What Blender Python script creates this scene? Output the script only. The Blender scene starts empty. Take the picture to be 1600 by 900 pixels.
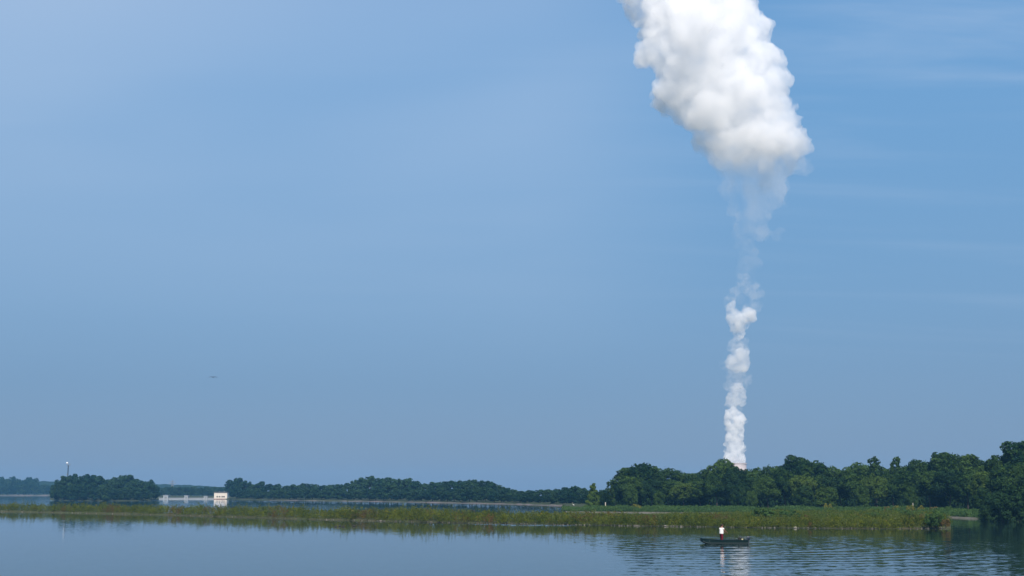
import bpy, bmesh, math, random
import numpy as np
from mathutils import Vector, Matrix

R = math.radians
sc = bpy.context.scene
COL = sc.collection

# ------------------------------------------------------------------ camera
F = 2000.0            # focal length in pixels of the 1600 x 900 photograph
CAM_H = 4.7
HORIZON = 767.0
PITCH = math.atan((HORIZON - 450.0) / F)
cam_d = bpy.data.cameras.new('camera')
cam = bpy.data.objects.new('camera', cam_d)
COL.objects.link(cam)
cam_d.sensor_width = 36.0
cam_d.lens = F * 36.0 / 1600.0
cam_d.clip_start = 0.5
cam_d.clip_end = 40000.0
cam.location = (0, 0, CAM_H)
cam.rotation_euler = (math.pi / 2 + PITCH, 0, 0)
sc.camera = cam

def ray(px, py):
    u, v = (px - 800.0) / F, (450.0 - py) / F
    return u, math.cos(PITCH) - v * math.sin(PITCH), math.sin(PITCH) + v * math.cos(PITCH)

def at(px, py, Y):
    """world point seen at a photo pixel, at forward distance Y"""
    x, y, z = ray(px, py)
    t = Y / y
    return Vector((x * t, Y, CAM_H + z * t))

def gp(px, py, z=0.0):
    """world point of a photo pixel on a level surface"""
    x, y, zz = ray(px, py)
    t = (z - CAM_H) / zz
    return Vector((x * t, y * t, z))

# ------------------------------------------------------------------ world, sun, exposure
SUN_EL, SUN_AZ = 44.0, 174.0
world = bpy.data.worlds.new('World')
sc.world = world
world.use_nodes = True
wn, wl = world.node_tree.nodes, world.node_tree.links
wn.clear()
wout = wn.new('ShaderNodeOutputWorld')
wbg = wn.new('ShaderNodeBackground')
wbg.inputs['Strength'].default_value = 0.1
sky = wn.new('ShaderNodeTexSky')
sky.sky_type = 'NISHITA'
sky.sun_disc = False
sky.sun_elevation = R(SUN_EL)
sky.sun_rotation = R(SUN_AZ)
sky.air_density = 1.0
sky.dust_density = 0.6
sky.ozone_density = 1.0
tc = wn.new('ShaderNodeTexCoord')
sep = wn.new('ShaderNodeSeparateXYZ')
wl.new(tc.outputs['Generated'], sep.inputs[0])
# summer haze layer: tints the lower sky towards slate blue, fading out with height
ramp = wn.new('ShaderNodeValToRGB')
ramp.color_ramp.interpolation = 'B_SPLINE'
SKY_STOPS = [(0.0, (0.138, 0.252, 0.446)), (0.06, (0.144, 0.268, 0.466)), (0.14, (0.168, 0.338, 0.570)),
             (0.25, (0.164, 0.366, 0.645)), (0.36, (0.160, 0.374, 0.685)), (0.6, (0.130, 0.310, 0.620)), (1.0, (0.09, 0.23, 0.53))]
els = ramp.color_ramp.elements
while len(els) < len(SKY_STOPS):
    els.new(0.5)
for e, (p, c) in zip(els, SKY_STOPS):
    e.position = p
    e.color = (c[0], c[1], c[2], 1)
wl.new(sep.outputs['Z'], ramp.inputs[0])
mulr = wn.new('ShaderNodeVectorMath'); mulr.operation = 'SCALE'; mulr.inputs[3].default_value = 8.55
wl.new(ramp.outputs[0], mulr.inputs[0])
mixs = wn.new('ShaderNodeMixRGB'); mixs.inputs[0].default_value = 0.9
wl.new(sky.outputs[0], mixs.inputs[1]); wl.new(mulr.outputs[0], mixs.inputs[2])
# thin high cloud, drawn out along one direction of the wind
dome = wn.new('ShaderNodeVectorMath'); dome.operation = 'DIVIDE'     # project the direction on a flat cloud layer
zc = wn.new('ShaderNodeMath'); zc.operation = 'ADD'; zc.inputs[1].default_value = 0.12
wl.new(sep.outputs['Z'], zc.inputs[0])
cz = wn.new('ShaderNodeCombineXYZ')
for k in range(3):
    wl.new(zc.outputs[0], cz.inputs[k])
wl.new(tc.outputs['Generated'], dome.inputs[0]); wl.new(cz.outputs[0], dome.inputs[1])
def cloud_layer(rot, scale, loc, nscale, detail, lo, hi):
    m = wn.new('ShaderNodeMapping')
    m.inputs['Rotation'].default_value = (0, 0, rot); m.inputs['Scale'].default_value = scale; m.inputs['Location'].default_value = loc
    wl.new(dome.outputs[0], m.inputs[0])
    n = wn.new('ShaderNodeTexNoise'); n.inputs['Scale'].default_value = nscale; n.inputs['Detail'].default_value = detail
    n.inputs['Roughness'].default_value = 0.55; n.inputs['Distortion'].default_value = 0.4
    wl.new(m.outputs[0], n.inputs['Vector'])
    r = wn.new('ShaderNodeMapRange'); r.interpolation_type = 'SMOOTHSTEP'
    r.inputs['From Min'].default_value = lo; r.inputs['From Max'].default_value = hi
    wl.new(n.outputs['Fac'], r.inputs['Value'])
    return r
streak = cloud_layer(R(-12), (0.40, 2.4, 1), (3.1, 1.4, 0), 1.7, 5, 0.46, 0.80)
veil = cloud_layer(R(20), (0.5, 0.7, 1), (0.3, 2.2, 0), 0.8, 3, 0.05, 0.62)
addc = wn.new('ShaderNodeMath'); addc.operation = 'ADD'
s1 = wn.new('ShaderNodeMath'); s1.operation = 'MULTIPLY'; s1.inputs[1].default_value = 0.34
s2 = wn.new('ShaderNodeMath'); s2.operation = 'MULTIPLY'; s2.inputs[1].default_value = 0.42
west = wn.new('ShaderNodeMapRange'); west.interpolation_type = 'SMOOTHSTEP'      # the veil thickens to the west and thins to clear sky in the east
west.inputs['From Min'].default_value = 0.20; west.inputs['From Max'].default_value = 0.0
wl.new(sep.outputs['X'], west.inputs['Value'])
vw = wn.new('ShaderNodeMath'); vw.operation = 'MULTIPLY'
wl.new(veil.outputs[0], vw.inputs[0]); wl.new(west.outputs[0], vw.inputs[1])
est = wn.new('ShaderNodeMapRange'); est.inputs['From Min'].default_value = 0.08; est.inputs['From Max'].default_value = 0.24   # wind-drawn streaks show in the clear east
est.inputs['To Min'].default_value = 0.15; est.inputs['To Max'].default_value = 1.0
wl.new(sep.outputs['X'], est.inputs['Value'])
se = wn.new('ShaderNodeMath'); se.operation = 'MULTIPLY'
wl.new(streak.outputs[0], se.inputs[0]); wl.new(est.outputs[0], se.inputs[1])
wl.new(se.outputs[0], s1.inputs[0]); wl.new(vw.outputs[0], s2.inputs[0])
wl.new(s1.outputs[0], addc.inputs[0]); wl.new(s2.outputs[0], addc.inputs[1])
# clouds thin out towards the horizon haze
fade = wn.new('ShaderNodeMapRange'); fade.inputs['From Min'].default_value = 0.08; fade.inputs['From Max'].default_value = 0.36
wl.new(sep.outputs['Z'], fade.inputs['Value'])
mulf = wn.new('ShaderNodeMath'); mulf.operation = 'MULTIPLY'
wl.new(addc.outputs[0], mulf.inputs[0]); wl.new(fade.outputs[0], mulf.inputs[1])
mixc = wn.new('ShaderNodeMixRGB'); mixc.inputs[2].default_value = (5.3, 6.1, 7.4, 1)
wl.new(mulf.outputs[0], mixc.inputs[0]); wl.new(mixs.outputs[0], mixc.inputs[1])
wl.new(mixc.outputs[0], wbg.inputs['Color'])
wl.new(wbg.outputs[0], wout.inputs['Surface'])

sun_d = bpy.data.lights.new('sun', 'SUN')
sun_d.energy = 5.0
sun_d.angle = R(0.5)
sun_d.color = (1.0, 0.91, 0.81)
sun = bpy.data.objects.new('sun', sun_d)
COL.objects.link(sun)
sdir = Vector((math.sin(R(SUN_AZ)) * math.cos(R(SUN_EL)), math.cos(R(SUN_AZ)) * math.cos(R(SUN_EL)), math.sin(R(SUN_EL))))
sun.rotation_euler = sdir.to_track_quat('Z', 'Y').to_euler()

sc.view_settings.view_transform = 'Standard'
sc.view_settings.look = 'None'
sc.view_settings.exposure = 0.22
sc.view_settings.gamma = 1.0
sc.view_settings.use_curve_mapping = False
sc.render.engine = 'CYCLES'
cy = sc.cycles
cy.max_bounces = 64
cy.diffuse_bounces = 3
cy.glossy_bounces = 3
cy.transmission_bounces = 3
cy.transparent_max_bounces = 24
cy.volume_bounces = 60
cy.use_denoising = True
try:
    cy.denoiser = 'OPENIMAGEDENOISE'
except Exception:
    pass

# ------------------------------------------------------------------ helpers
def tag(o, label=None, cat=None, group=None, kind=None):
    if label: o['label'] = label
    if cat: o['category'] = cat
    if group: o['group'] = group
    if kind: o['kind'] = kind
    return o

def link(o, parent=None):
    COL.objects.link(o)
    if parent is not None:
        o.parent = parent
    return o

def empty(name, loc, rz=0.0, scale=(1, 1, 1)):
    o = bpy.data.objects.new(name, None)
    o.empty_display_size = 0.5
    o.location = loc
    o.rotation_euler = (0, 0, rz)
    o.scale = scale
    return link(o)

def mesh_np(name, verts, faces, mat, attr=None):
    """verts (N,3), faces (M,k) -> mesh; attr: per-vertex float 'tint'"""
    me = bpy.data.meshes.new(name)
    verts = np.asarray(verts, dtype=np.float32)
    faces = np.asarray(faces, dtype=np.int32)
    k = faces.shape[1]
    me.vertices.add(len(verts)); me.vertices.foreach_set('co', verts.ravel())
    me.loops.add(faces.size); me.loops.foreach_set('vertex_index', faces.ravel())
    me.polygons.add(len(faces)); me.polygons.foreach_set('loop_start', np.arange(0, faces.size, k, dtype=np.int32))
    me.update(calc_edges=True)
    if attr is not None:
        a = me.attributes.new('tint', 'FLOAT', 'POINT')
        a.data.foreach_set('value', np.asarray(attr, dtype=np.float32))
    me.materials.append(mat)
    me.validate()
    return me

class MB:
    """collects boxes, bars and tubes and links them as one mesh object"""
    def __init__(self): self.v, self.f = [], []
    def add(self, vs, fs):
        n = len(self.v)
        self.v += [tuple(v) for v in vs]
        self.f += [tuple(i + n for i in f) for f in fs]
        return self
    def box(self, c, s, rz=0.0):
        x, y, z = (d / 2 for d in s)
        cr, sr = math.cos(rz), math.sin(rz)
        vs = []
        for dz in (-z, z):
            for dx, dy in ((-x, -y), (x, -y), (x, y), (-x, y)):
                vs.append((c[0] + dx * cr - dy * sr, c[1] + dx * sr + dy * cr, c[2] + dz))
        return self.add(vs, [(3, 2, 1, 0), (4, 5, 6, 7), (0, 1, 5, 4), (1, 2, 6, 5), (2, 3, 7, 6), (3, 0, 4, 7)])
    def tube(self, pts, rad, n=8, caps=True):
        pts = [Vector(p) for p in pts]
        if not hasattr(rad, '__len__'): rad = [rad] * len(pts)
        vs, fs = [], []
        for i, p in enumerate(pts):
            d = (pts[min(i + 1, len(pts) - 1)] - pts[max(i - 1, 0)]).normalized()
            a = d.orthogonal().normalized() if abs(d.z) < 0.95 else Vector((1, 0, 0))
            a = (a - d * a.dot(d)).normalized()
            b = d.cross(a)
            for k in range(n):
                t = 2 * math.pi * k / n
                vs.append(p + (a * math.cos(t) + b * math.sin(t)) * rad[i])
        for i in range(len(pts) - 1):
            for k in range(n):
                k2 = (k + 1) % n
                fs.append((i * n + k, i * n + k2, (i + 1) * n + k2, (i + 1) * n + k))
        if caps:
            fs.append(tuple(range(n - 1, -1, -1)))
            m = (len(pts) - 1) * n
            fs.append(tuple(range(m, m + n)))
        return self.add(vs, fs)
    def loft(self, rings, closed=True, caps=True):
        n = len(rings[0]); vs = [p for r in rings for p in r]; fs = []
        for i in range(len(rings) - 1):
            for k in range(n if closed else n - 1):
                k2 = (k + 1) % n
                fs.append((i * n + k, i * n + k2, (i + 1) * n + k2, (i + 1) * n + k))
        if caps and closed:
            fs.append(tuple(range(n - 1, -1, -1)))
            m = (len(rings) - 1) * n
            fs.append(tuple(range(m, m + n)))
        return self.add(vs, fs)
    def ball(self, c, r, sub=2):
        bm = bmesh.new(); bmesh.ops.create_icosphere(bm, subdivisions=sub, radius=1.0)
        if not hasattr(r, '__len__'): r = (r, r, r)
        vs = [(c[0] + v.co.x * r[0], c[1] + v.co.y * r[1], c[2] + v.co.z * r[2]) for v in bm.verts]
        fs = [tuple(v.index for v in f.verts) for f in bm.faces]
        bm.free()
        return self.add(vs, fs)
    def mesh(self, name, mat, smooth=False):
        me = bpy.data.meshes.new(name)
        me.from_pydata(self.v, [], self.f)
        me.materials.append(mat)
        bm = bmesh.new(); bm.from_mesh(me)
        bmesh.ops.recalc_face_normals(bm, faces=bm.faces)
        bm.to_mesh(me); bm.free()
        if smooth:
            for p in me.polygons: p.use_smooth = True
        me.update()
        return me
    def build(self, name, mat, parent=None, smooth=False):
        return link(bpy.data.objects.new(name, self.mesh(name, mat, smooth)), parent)

def mat(name, color, rough=0.6, spec=0.3, noise=None, metal=0.0):
    """noise = (scale, colour2, contrast): mottled colour over the surface"""
    m = bpy.data.materials.new(name); m.use_nodes = True
    nt = m.node_tree; b = nt.nodes['Principled BSDF']
    b.inputs['Roughness'].default_value = rough
    b.inputs['Specular IOR Level'].default_value = spec
    b.inputs['Metallic'].default_value = metal
    b.inputs['Base Color'].default_value = (*color, 1)
    if noise:
        t = nt.nodes.new('ShaderNodeTexCoord')
        n = nt.nodes.new('ShaderNodeTexNoise'); n.inputs['Scale'].default_value = noise[0]; n.inputs['Detail'].default_value = 6
        nt.links.new(t.outputs['Object'], n.inputs['Vector'])
        mr = nt.nodes.new('ShaderNodeMapRange'); mr.inputs['From Min'].default_value = 0.5 - noise[2]; mr.inputs['From Max'].default_value = 0.5 + noise[2]
        nt.links.new(n.outputs['Fac'], mr.inputs['Value'])
        mx = nt.nodes.new('ShaderNodeMixRGB'); mx.inputs[1].default_value = (*color, 1); mx.inputs[2].default_value = (*noise[1], 1)
        nt.links.new(mr.outputs[0], mx.inputs[0]); nt.links.new(mx.outputs[0], b.inputs['Base Color'])
    return m

def leaf_mat(name, c0, c1, c2=None, patch=0.35, trans=0.25, objrand=0.35):
    """leaf colour: c0..c1 by leaf, drifting in patches; c2 = odd leaves"""
    m = bpy.data.materials.new(name); m.use_nodes = True
    nt = m.node_tree; N, L = nt.nodes, nt.links
    N.clear()
    out = N.new('ShaderNodeOutputMaterial')
    at_ = N.new('ShaderNodeAttribute'); at_.attribute_name = 'tint'
    geo = N.new('ShaderNodeNewGeometry')
    nz = N.new('ShaderNodeTexNoise'); nz.inputs['Scale'].default_value = patch; nz.inputs['Detail'].default_value = 3
    L.new(geo.outputs['Position'], nz.inputs['Vector'])
    add = N.new('ShaderNodeMath'); add.operation = 'MULTIPLY_ADD'; add.inputs[1].default_value = 1.6; add.inputs[2].default_value = -0.55
    L.new(nz.outputs['Fac'], add.inputs[0])
    ad2 = N.new('ShaderNodeMath'); ad2.operation = 'MULTIPLY_ADD'; ad2.inputs[1].default_value = 0.6
    L.new(at_.outputs['Fac'], ad2.inputs[0]); L.new(add.outputs[0], ad2.inputs[2])
    oi = N.new('ShaderNodeObjectInfo')
    ad3 = N.new('ShaderNodeMath'); ad3.operation = 'MULTIPLY_ADD'; ad3.inputs[1].default_value = objrand * 2; ad3.use_clamp = True
    L.new(oi.outputs['Random'], ad3.inputs[0])
    sub = N.new('ShaderNodeMath'); sub.operation = 'SUBTRACT'; sub.inputs[1].default_value = objrand
    L.new(ad2.outputs[0], sub.inputs[0]); L.new(sub.outputs[0], ad3.inputs[2])
    mx = N.new('ShaderNodeMixRGB'); mx.inputs[1].default_value = (*c0, 1); mx.inputs[2].default_value = (*c1, 1)
    L.new(ad3.outputs[0], mx.inputs[0])
    col = mx.outputs[0]
    if c2:
        gt = N.new('ShaderNodeMapRange'); gt.inputs['From Min'].default_value = 0.80; gt.inputs['From Max'].default_value = 0.95
        L.new(at_.outputs['Fac'], gt.inputs['Value'])
        m2 = N.new('ShaderNodeMixRGB'); m2.inputs[2].default_value = (*c2, 1)
        L.new(gt.outputs[0], m2.inputs[0]); L.new(col, m2.inputs[1]); col = m2.outputs[0]
    d = N.new('ShaderNodeBsdfDiffuse'); t = N.new('ShaderNodeBsdfTranslucent')
    L.new(col, d.inputs[0]); L.new(col, t.inputs[0])
    ms = N.new('ShaderNodeMixShader'); ms.inputs[0].default_value = trans
    L.new(d.outputs[0], ms.inputs[1]); L.new(t.outputs[0], ms.inputs[2])
    L.new(ms.outputs[0], out.inputs['Surface'])
    return m

ORD = ['', 'first', 'second', 'third', 'fourth', 'fifth', 'sixth', 'seventh', 'eighth', 'ninth', 'tenth', 'eleventh', 'twelfth', 'thirteenth',
       'fourteenth', 'fifteenth', 'sixteenth', 'seventeenth', 'eighteenth', 'nineteenth']
def ordinal(n):
    if n < 20: return ORD[n]
    tens = {2: 'twent', 3: 'thirt', 4: 'fort', 5: 'fift', 6: 'sixt'}[n // 10]
    return tens + 'ieth' if n % 10 == 0 else tens + 'y-' + ORD[n % 10]

# ------------------------------------------------------------------ materials
M_TREE = leaf_mat('leaf_dark_green', (0.010, 0.030, 0.013), (0.056, 0.102, 0.022), trans=0.22)
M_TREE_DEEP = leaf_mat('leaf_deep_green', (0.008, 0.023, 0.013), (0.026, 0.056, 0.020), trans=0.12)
M_TREE_YEL = leaf_mat('leaf_yellow_green', (0.040, 0.080, 0.018), (0.088, 0.135, 0.026), trans=0.25)
M_TREE_FAR = leaf_mat('leaf_far_green', (0.010, 0.034, 0.020), (0.036, 0.074, 0.030), trans=0.2, patch=0.12)
M_BARK = mat('bark', (0.075, 0.062, 0.048), 0.9, 0.1, (3.0, (0.035, 0.03, 0.024), 0.2))
M_BARK_PALE = mat('pale_bark', (0.16, 0.145, 0.12), 0.9, 0.1, (3.0, (0.07, 0.06, 0.05), 0.2))
M_MARSH = leaf_mat('marsh_leaf', (0.017, 0.038, 0.006), (0.140, 0.164, 0.022), (0.18, 0.125, 0.036), patch=0.42, objrand=0.0)
M_MEADOW = leaf_mat('meadow_leaf', (0.028, 0.058, 0.010), (0.115, 0.142, 0.026), (0.15, 0.11, 0.04), patch=0.12, objrand=0.0)
M_REED = leaf_mat('reed_leaf', (0.050, 0.085, 0.022), (0.105, 0.130, 0.042), (0.16, 0.16, 0.08), patch=0.5, objrand=0.0)
M_RUST = leaf_mat('rusty_leaf', (0.075, 0.055, 0.020), (0.135, 0.085, 0.032), (0.09, 0.10, 0.03), patch=0.5, objrand=0.0)
M_SHRUB = leaf_mat('shrub_leaf', (0.030, 0.070, 0.022), (0.075, 0.135, 0.036), patch=0.3, objrand=0.1)
M_YELLOW = leaf_mat('yellow_flower_leaf', (0.075, 0.105, 0.022), (0.21, 0.20, 0.03), (0.33, 0.27, 0.04), patch=0.6, objrand=0.15)
M_ORANGE = leaf_mat('orange_leaf', (0.075, 0.065, 0.022), (0.15, 0.10, 0.032), (0.21, 0.15, 0.045), patch=0.6, objrand=0.15)
M_SOIL = mat('wet_soil', (0.060, 0.055, 0.030), 0.95, 0.1, (0.35, (0.045, 0.060, 0.022), 0.2))
M_SAND = mat('pale_sand', (0.14, 0.13, 0.105), 0.95, 0.1, (0.25, (0.09, 0.09, 0.06), 0.16))
M_MUD = mat('pinkish_mud', (0.15, 0.125, 0.118), 0.95, 0.1, (0.08, (0.075, 0.075, 0.065), 0.16))
M_GRASSLAND = mat('bank_soil', (0.030, 0.045, 0.018), 0.95, 0.1, (0.2, (0.05, 0.055, 0.025), 0.2))
M_BED = mat('lake_bed', (0.03, 0.032, 0.025), 0.9, 0.1, (0.1, (0.05, 0.05, 0.035), 0.2))
M_STONE = mat('shore_stone', (0.19, 0.18, 0.145), 0.85, 0.2, (1.2, (0.09, 0.085, 0.065), 0.2))
M_WOOD_PALE = mat('bleached_wood', (0.62, 0.57, 0.49), 0.8, 0.2, (4.0, (0.42, 0.37, 0.30), 0.25))
M_CONCRETE = mat('pale_concrete', (0.30, 0.33, 0.36), 0.8, 0.2, (0.8, (0.28, 0.31, 0.33), 0.2))
M_WHITE_WALL = mat('white_wall', (0.66, 0.60, 0.52), 0.7, 0.2, (1.5, (0.56, 0.51, 0.44), 0.25))
M_ROOF = mat('dark_roof', (0.055, 0.06, 0.068), 0.7, 0.3, (2.0, (0.09, 0.09, 0.095), 0.2))
M_GLASS = mat('window_glass', (0.03, 0.03, 0.03), 0.1, 0.5)
M_BRICK = mat('reddish_base', (0.19, 0.085, 0.075), 0.85, 0.1, (4.0, (0.12, 0.06, 0.05), 0.2))
M_STEEL = mat('grey_steel', (0.22, 0.23, 0.24), 0.5, 0.4, (2.0, (0.15, 0.155, 0.16), 0.2))
M_WHITE = mat('white_paint', (0.8, 0.8, 0.8), 0.5, 0.3, (3.0, (0.7, 0.7, 0.7), 0.2))
M_FEATHER = mat('white_feather', (0.82, 0.81, 0.78), 0.8, 0.1, (8.0, (0.7, 0.69, 0.66), 0.2))
M_FEATHER_DARK = mat('dark_feather', (0.03, 0.03, 0.032), 0.7, 0.2, (10.0, (0.055, 0.05, 0.045), 0.2))
M_BEAK = mat('beak', (0.45, 0.28, 0.05), 0.5, 0.3)
M_TOWER = mat('tower_concrete', (0.66, 0.56, 0.54), 0.85, 0.1, (0.06, (0.58, 0.50, 0.48), 0.2))
M_DARK_IN = mat('tower_inside', (0.2, 0.18, 0.17), 0.9, 0.1)
M_HULL = mat('green_hull', (0.003, 0.014, 0.015), 0.5, 0.2, (1.6, (0.006, 0.020, 0.020), 0.25))
M_HULL_IN = mat('hull_inside', (0.035, 0.055, 0.050), 0.6, 0.3, (3.0, (0.06, 0.075, 0.065), 0.25))
M_TRIM = mat('pale_chine', (0.16, 0.19, 0.19), 0.4, 0.4, (3.0, (0.16, 0.19, 0.19), 0.25))
M_BENCH = mat('bench_aluminium', (0.30, 0.31, 0.29), 0.5, 0.4, (4.0, (0.22, 0.23, 0.21), 0.25))
M_MOTOR = mat('motor_cowl', (0.012, 0.022, 0.035), 0.35, 0.5)
M_MOTOR_LEG = mat('motor_leg', (0.03, 0.04, 0.05), 0.4, 0.5)
M_BAG = mat('dark_bag', (0.016, 0.018, 0.014), 0.8, 0.2, (6.0, (0.03, 0.032, 0.025), 0.2))
M_TUB = mat('pale_tub', (0.66, 0.62, 0.36), 0.5, 0.3)
M_SKIN = mat('skin', (0.26, 0.115, 0.075), 0.55, 0.3, (9.0, (0.22, 0.10, 0.065), 0.3))
M_HAIR = mat('dark_hair', (0.012, 0.010, 0.010), 0.6, 0.3, (20.0, (0.025, 0.02, 0.018), 0.2))
M_SHIRT = mat('white_shirt', (0.84, 0.82, 0.80), 0.85, 0.1, (6.0, (0.76, 0.74, 0.72), 0.3))
M_SHORTS = mat('maroon_trousers', (0.130, 0.010, 0.022), 0.85, 0.1, (6.0, (0.10, 0.008, 0.018), 0.3))
M_SHOE = mat('dark_shoe', (0.02, 0.02, 0.022), 0.6, 0.3)
M_EYE = mat('eye', (0.02, 0.015, 0.012), 0.2, 0.5)

def water_mat(boat):
    m = bpy.data.materials.new('lake_water'); m.use_nodes = True
    nt = m.node_tree; N, L = nt.nodes, nt.links
    b = N['Principled BSDF']
    b.inputs['Base Color'].default_value = (0.010, 0.024, 0.022, 1)
    b.inputs['Roughness'].default_value = 0.03
    b.inputs['IOR'].default_value = 1.333
    geo = N.new('ShaderNodeNewGeometry')
    P = geo.outputs['Position']
    def math_(op, a, c=None, clamp=False):
        n = N.new('ShaderNodeMath'); n.operation = op; n.use_clamp = clamp
        for i, v in enumerate((a, c)):
            if v is None: continue
            if isinstance(v, (int, float)): n.inputs[i].default_value = v
            else: L.new(v, n.inputs[i])
        return n.outputs[0]
    def noise(scale, s=1.0, detail=2.0, dist=0.0, loc=(0, 0, 0)):
        mp = N.new('ShaderNodeMapping'); mp.inputs['Scale'].default_value = scale; mp.inputs['Location'].default_value = loc
        L.new(P, mp.inputs[0])
        n = N.new('ShaderNodeTexNoise'); n.inputs['Scale'].default_value = s; n.inputs['Detail'].default_value = detail; n.inputs['Distortion'].default_value = dist
        L.new(mp.outputs[0], n.inputs['Vector'])
        return n
    def slope(n, amp):
        v = N.new('ShaderNodeVectorMath'); v.operation = 'SUBTRACT'; v.inputs[1].default_value = (0.5, 0.5, 0.5)
        L.new(n.outputs['Color'], v.inputs[0])
        s = N.new('ShaderNodeVectorMath'); s.operation = 'SCALE'; L.new(v.outputs[0], s.inputs[0])
        if isinstance(amp, (int, float)): s.inputs[3].default_value = amp
        else: L.new(amp, s.inputs[3])
        return s.outputs[0]
    def vadd(a, c):
        v = N.new('ShaderNodeVectorMath'); v.operation = 'ADD'; L.new(a, v.inputs[0]); L.new(c, v.inputs[1]); return v.outputs[0]
    sx = N.new('ShaderNodeSeparateXYZ'); L.new(P, sx.inputs[0])
    X, Y = sx.outputs[0], sx.outputs[1]
    # the wind-ruffled water lies right of the boat's wake, the left half is glassy
    ed = noise((0.05, 0.03, 0), 1.0, 2.0, loc=(3, 7, 0))
    xe = math_('ADD', X, math_('MULTIPLY', math_('SUBTRACT', ed.outputs['Fac'], 0.5), 10.0))
    ruf = N.new('ShaderNodeMapRange'); ruf.interpolation_type = 'SMOOTHSTEP'
    ruf.inputs['From Min'].default_value = 2.0; ruf.inputs['From Max'].default_value = 14.0
    L.new(xe, ruf.inputs['Value'])
    far = N.new('ShaderNodeMapRange'); far.interpolation_type = 'SMOOTHSTEP'
    far.inputs['From Min'].default_value = 112.0; far.inputs['From Max'].default_value = 150.0
    far.inputs['To Min'].default_value = 1.0; far.inputs['To Max'].default_value = 0.25
    L.new(Y, far.inputs['Value'])
    ruff = math_('MULTIPLY', ruf.outputs[0], far.outputs[0])
    farw = N.new('ShaderNodeMapRange'); farw.inputs['From Min'].default_value = 265.0; farw.inputs['From Max'].default_value = 330.0
    L.new(Y, farw.inputs['Value'])
    pat = noise((0.02, 0.06, 0), 1.0, 3.0, 0.5)                       # cat's paws
    pm = N.new('ShaderNodeMapRange'); pm.inputs['From Min'].default_value = 0.3; pm.inputs['From Max'].default_value = 0.7
    pm.inputs['To Min'].default_value = 0.45; pm.inputs['To Max'].default_value = 1.25
    L.new(pat.outputs['Fac'], pm.inputs['Value'])
    a1 = math_('MULTIPLY', math_('ADD', math_('ADD', math_('MULTIPLY', ruff, 0.10), 0.026), math_('MULTIPLY', farw.outputs[0], 0.08)), pm.outputs[0])
    fine = slope(noise((1.2, 2.0, 0), 1.6, 3.0), a1)
    a2 = math_('MULTIPLY', math_('ADD', math_('MULTIPLY', ruff, 0.016), 0.003), pm.outputs[0])
    swell = slope(noise((0.26, 0.85, 0), 1.0, 3.0, 0.9, (11, 4, 0)), a2)
    # rings spreading from the boat
    dx, dy = math_('SUBTRACT', X, boat[0] - 2.0), math_('SUBTRACT', Y, boat[1] - 1.0)
    rr = math_('SQRT', math_('ADD', math_('MULTIPLY', dx, dx), math_('MULTIPLY', dy, dy)))
    wob = noise((0.12, 0.12, 0), 1.0, 2.0)
    ph = math_('MULTIPLY', math_('ADD', rr, math_('MULTIPLY', wob.outputs['Fac'], 5.0)), 2 * math.pi / 2.9)
    fall = N.new('ShaderNodeMapRange'); fall.interpolation_type = 'SMOOTHSTEP'
    fall.inputs['From Min'].default_value = 8.0; fall.inputs['From Max'].default_value = 62.0
    fall.inputs['To Min'].default_value = 1.0; fall.inputs['To Max'].default_value = 0.0
    L.new(rr, fall.inputs['Value'])
    amp = math_('MULTIPLY', math_('MULTIPLY', math_('COSINE', ph), fall.outputs[0]), math_('MULTIPLY', math_('ADD', math_('MULTIPLY', ruff, 0.020), 0.0), pm.outputs[0]))
    cx = N.new('ShaderNodeCombineXYZ')
    L.new(math_('MULTIPLY', amp, math_('DIVIDE', dx, rr)), cx.inputs[0]); L.new(math_('MULTIPLY', amp, math_('DIVIDE', dy, rr)), cx.inputs[1])
    tot = vadd(vadd(fine, swell), cx.outputs[0])
    flat = N.new('ShaderNodeVectorMath'); flat.operation = 'MULTIPLY'; flat.inputs[1].default_value = (1, 1, 0); L.new(tot, flat.inputs[0])
    up = N.new('ShaderNodeVectorMath'); up.operation = 'ADD'; up.inputs[1].default_value = (0, 0, 1); L.new(flat.outputs[0], up.inputs[0])
    nrm = N.new('ShaderNodeVectorMath'); nrm.operation = 'NORMALIZE'; L.new(up.outputs[0], nrm.inputs[0])
    L.new(nrm.outputs[0], b.inputs['Normal'])
    return m

# ------------------------------------------------------------------ the setting: lake bed, water, land
BOAT = gp(1133, 850)
BOX = (-820.0, 820.0, -60.0, 1520.0)        # reach of the ground and of the haze
def sheet(name, x0, x1, y0, y1, z, m):
    me = mesh_np(name, [(x0, y0, z), (x1, y0, z), (x1, y1, z), (x0, y1, z)], [(0, 1, 2, 3)], m)
    return tag(link(bpy.data.objects.new(name, me)), kind='structure')
sheet('ground', BOX[0] + 4, BOX[1] - 4, BOX[2] + 4, BOX[3] - 4, -1.6, M_BED)
M_WATER = water_mat(BOAT)
sheet('water', BOX[0] + 5, BOX[1] - 5, BOX[2] + 5, BOX[3] - 5, 0.0, M_WATER)

def polyline(pts, n):
    xs = np.array([p[0] for p in pts]); ys = np.array([p[1] for p in pts])
    x = np.linspace(xs[0], xs[-1], n)
    return x, np.interp(x, xs, ys)

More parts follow.
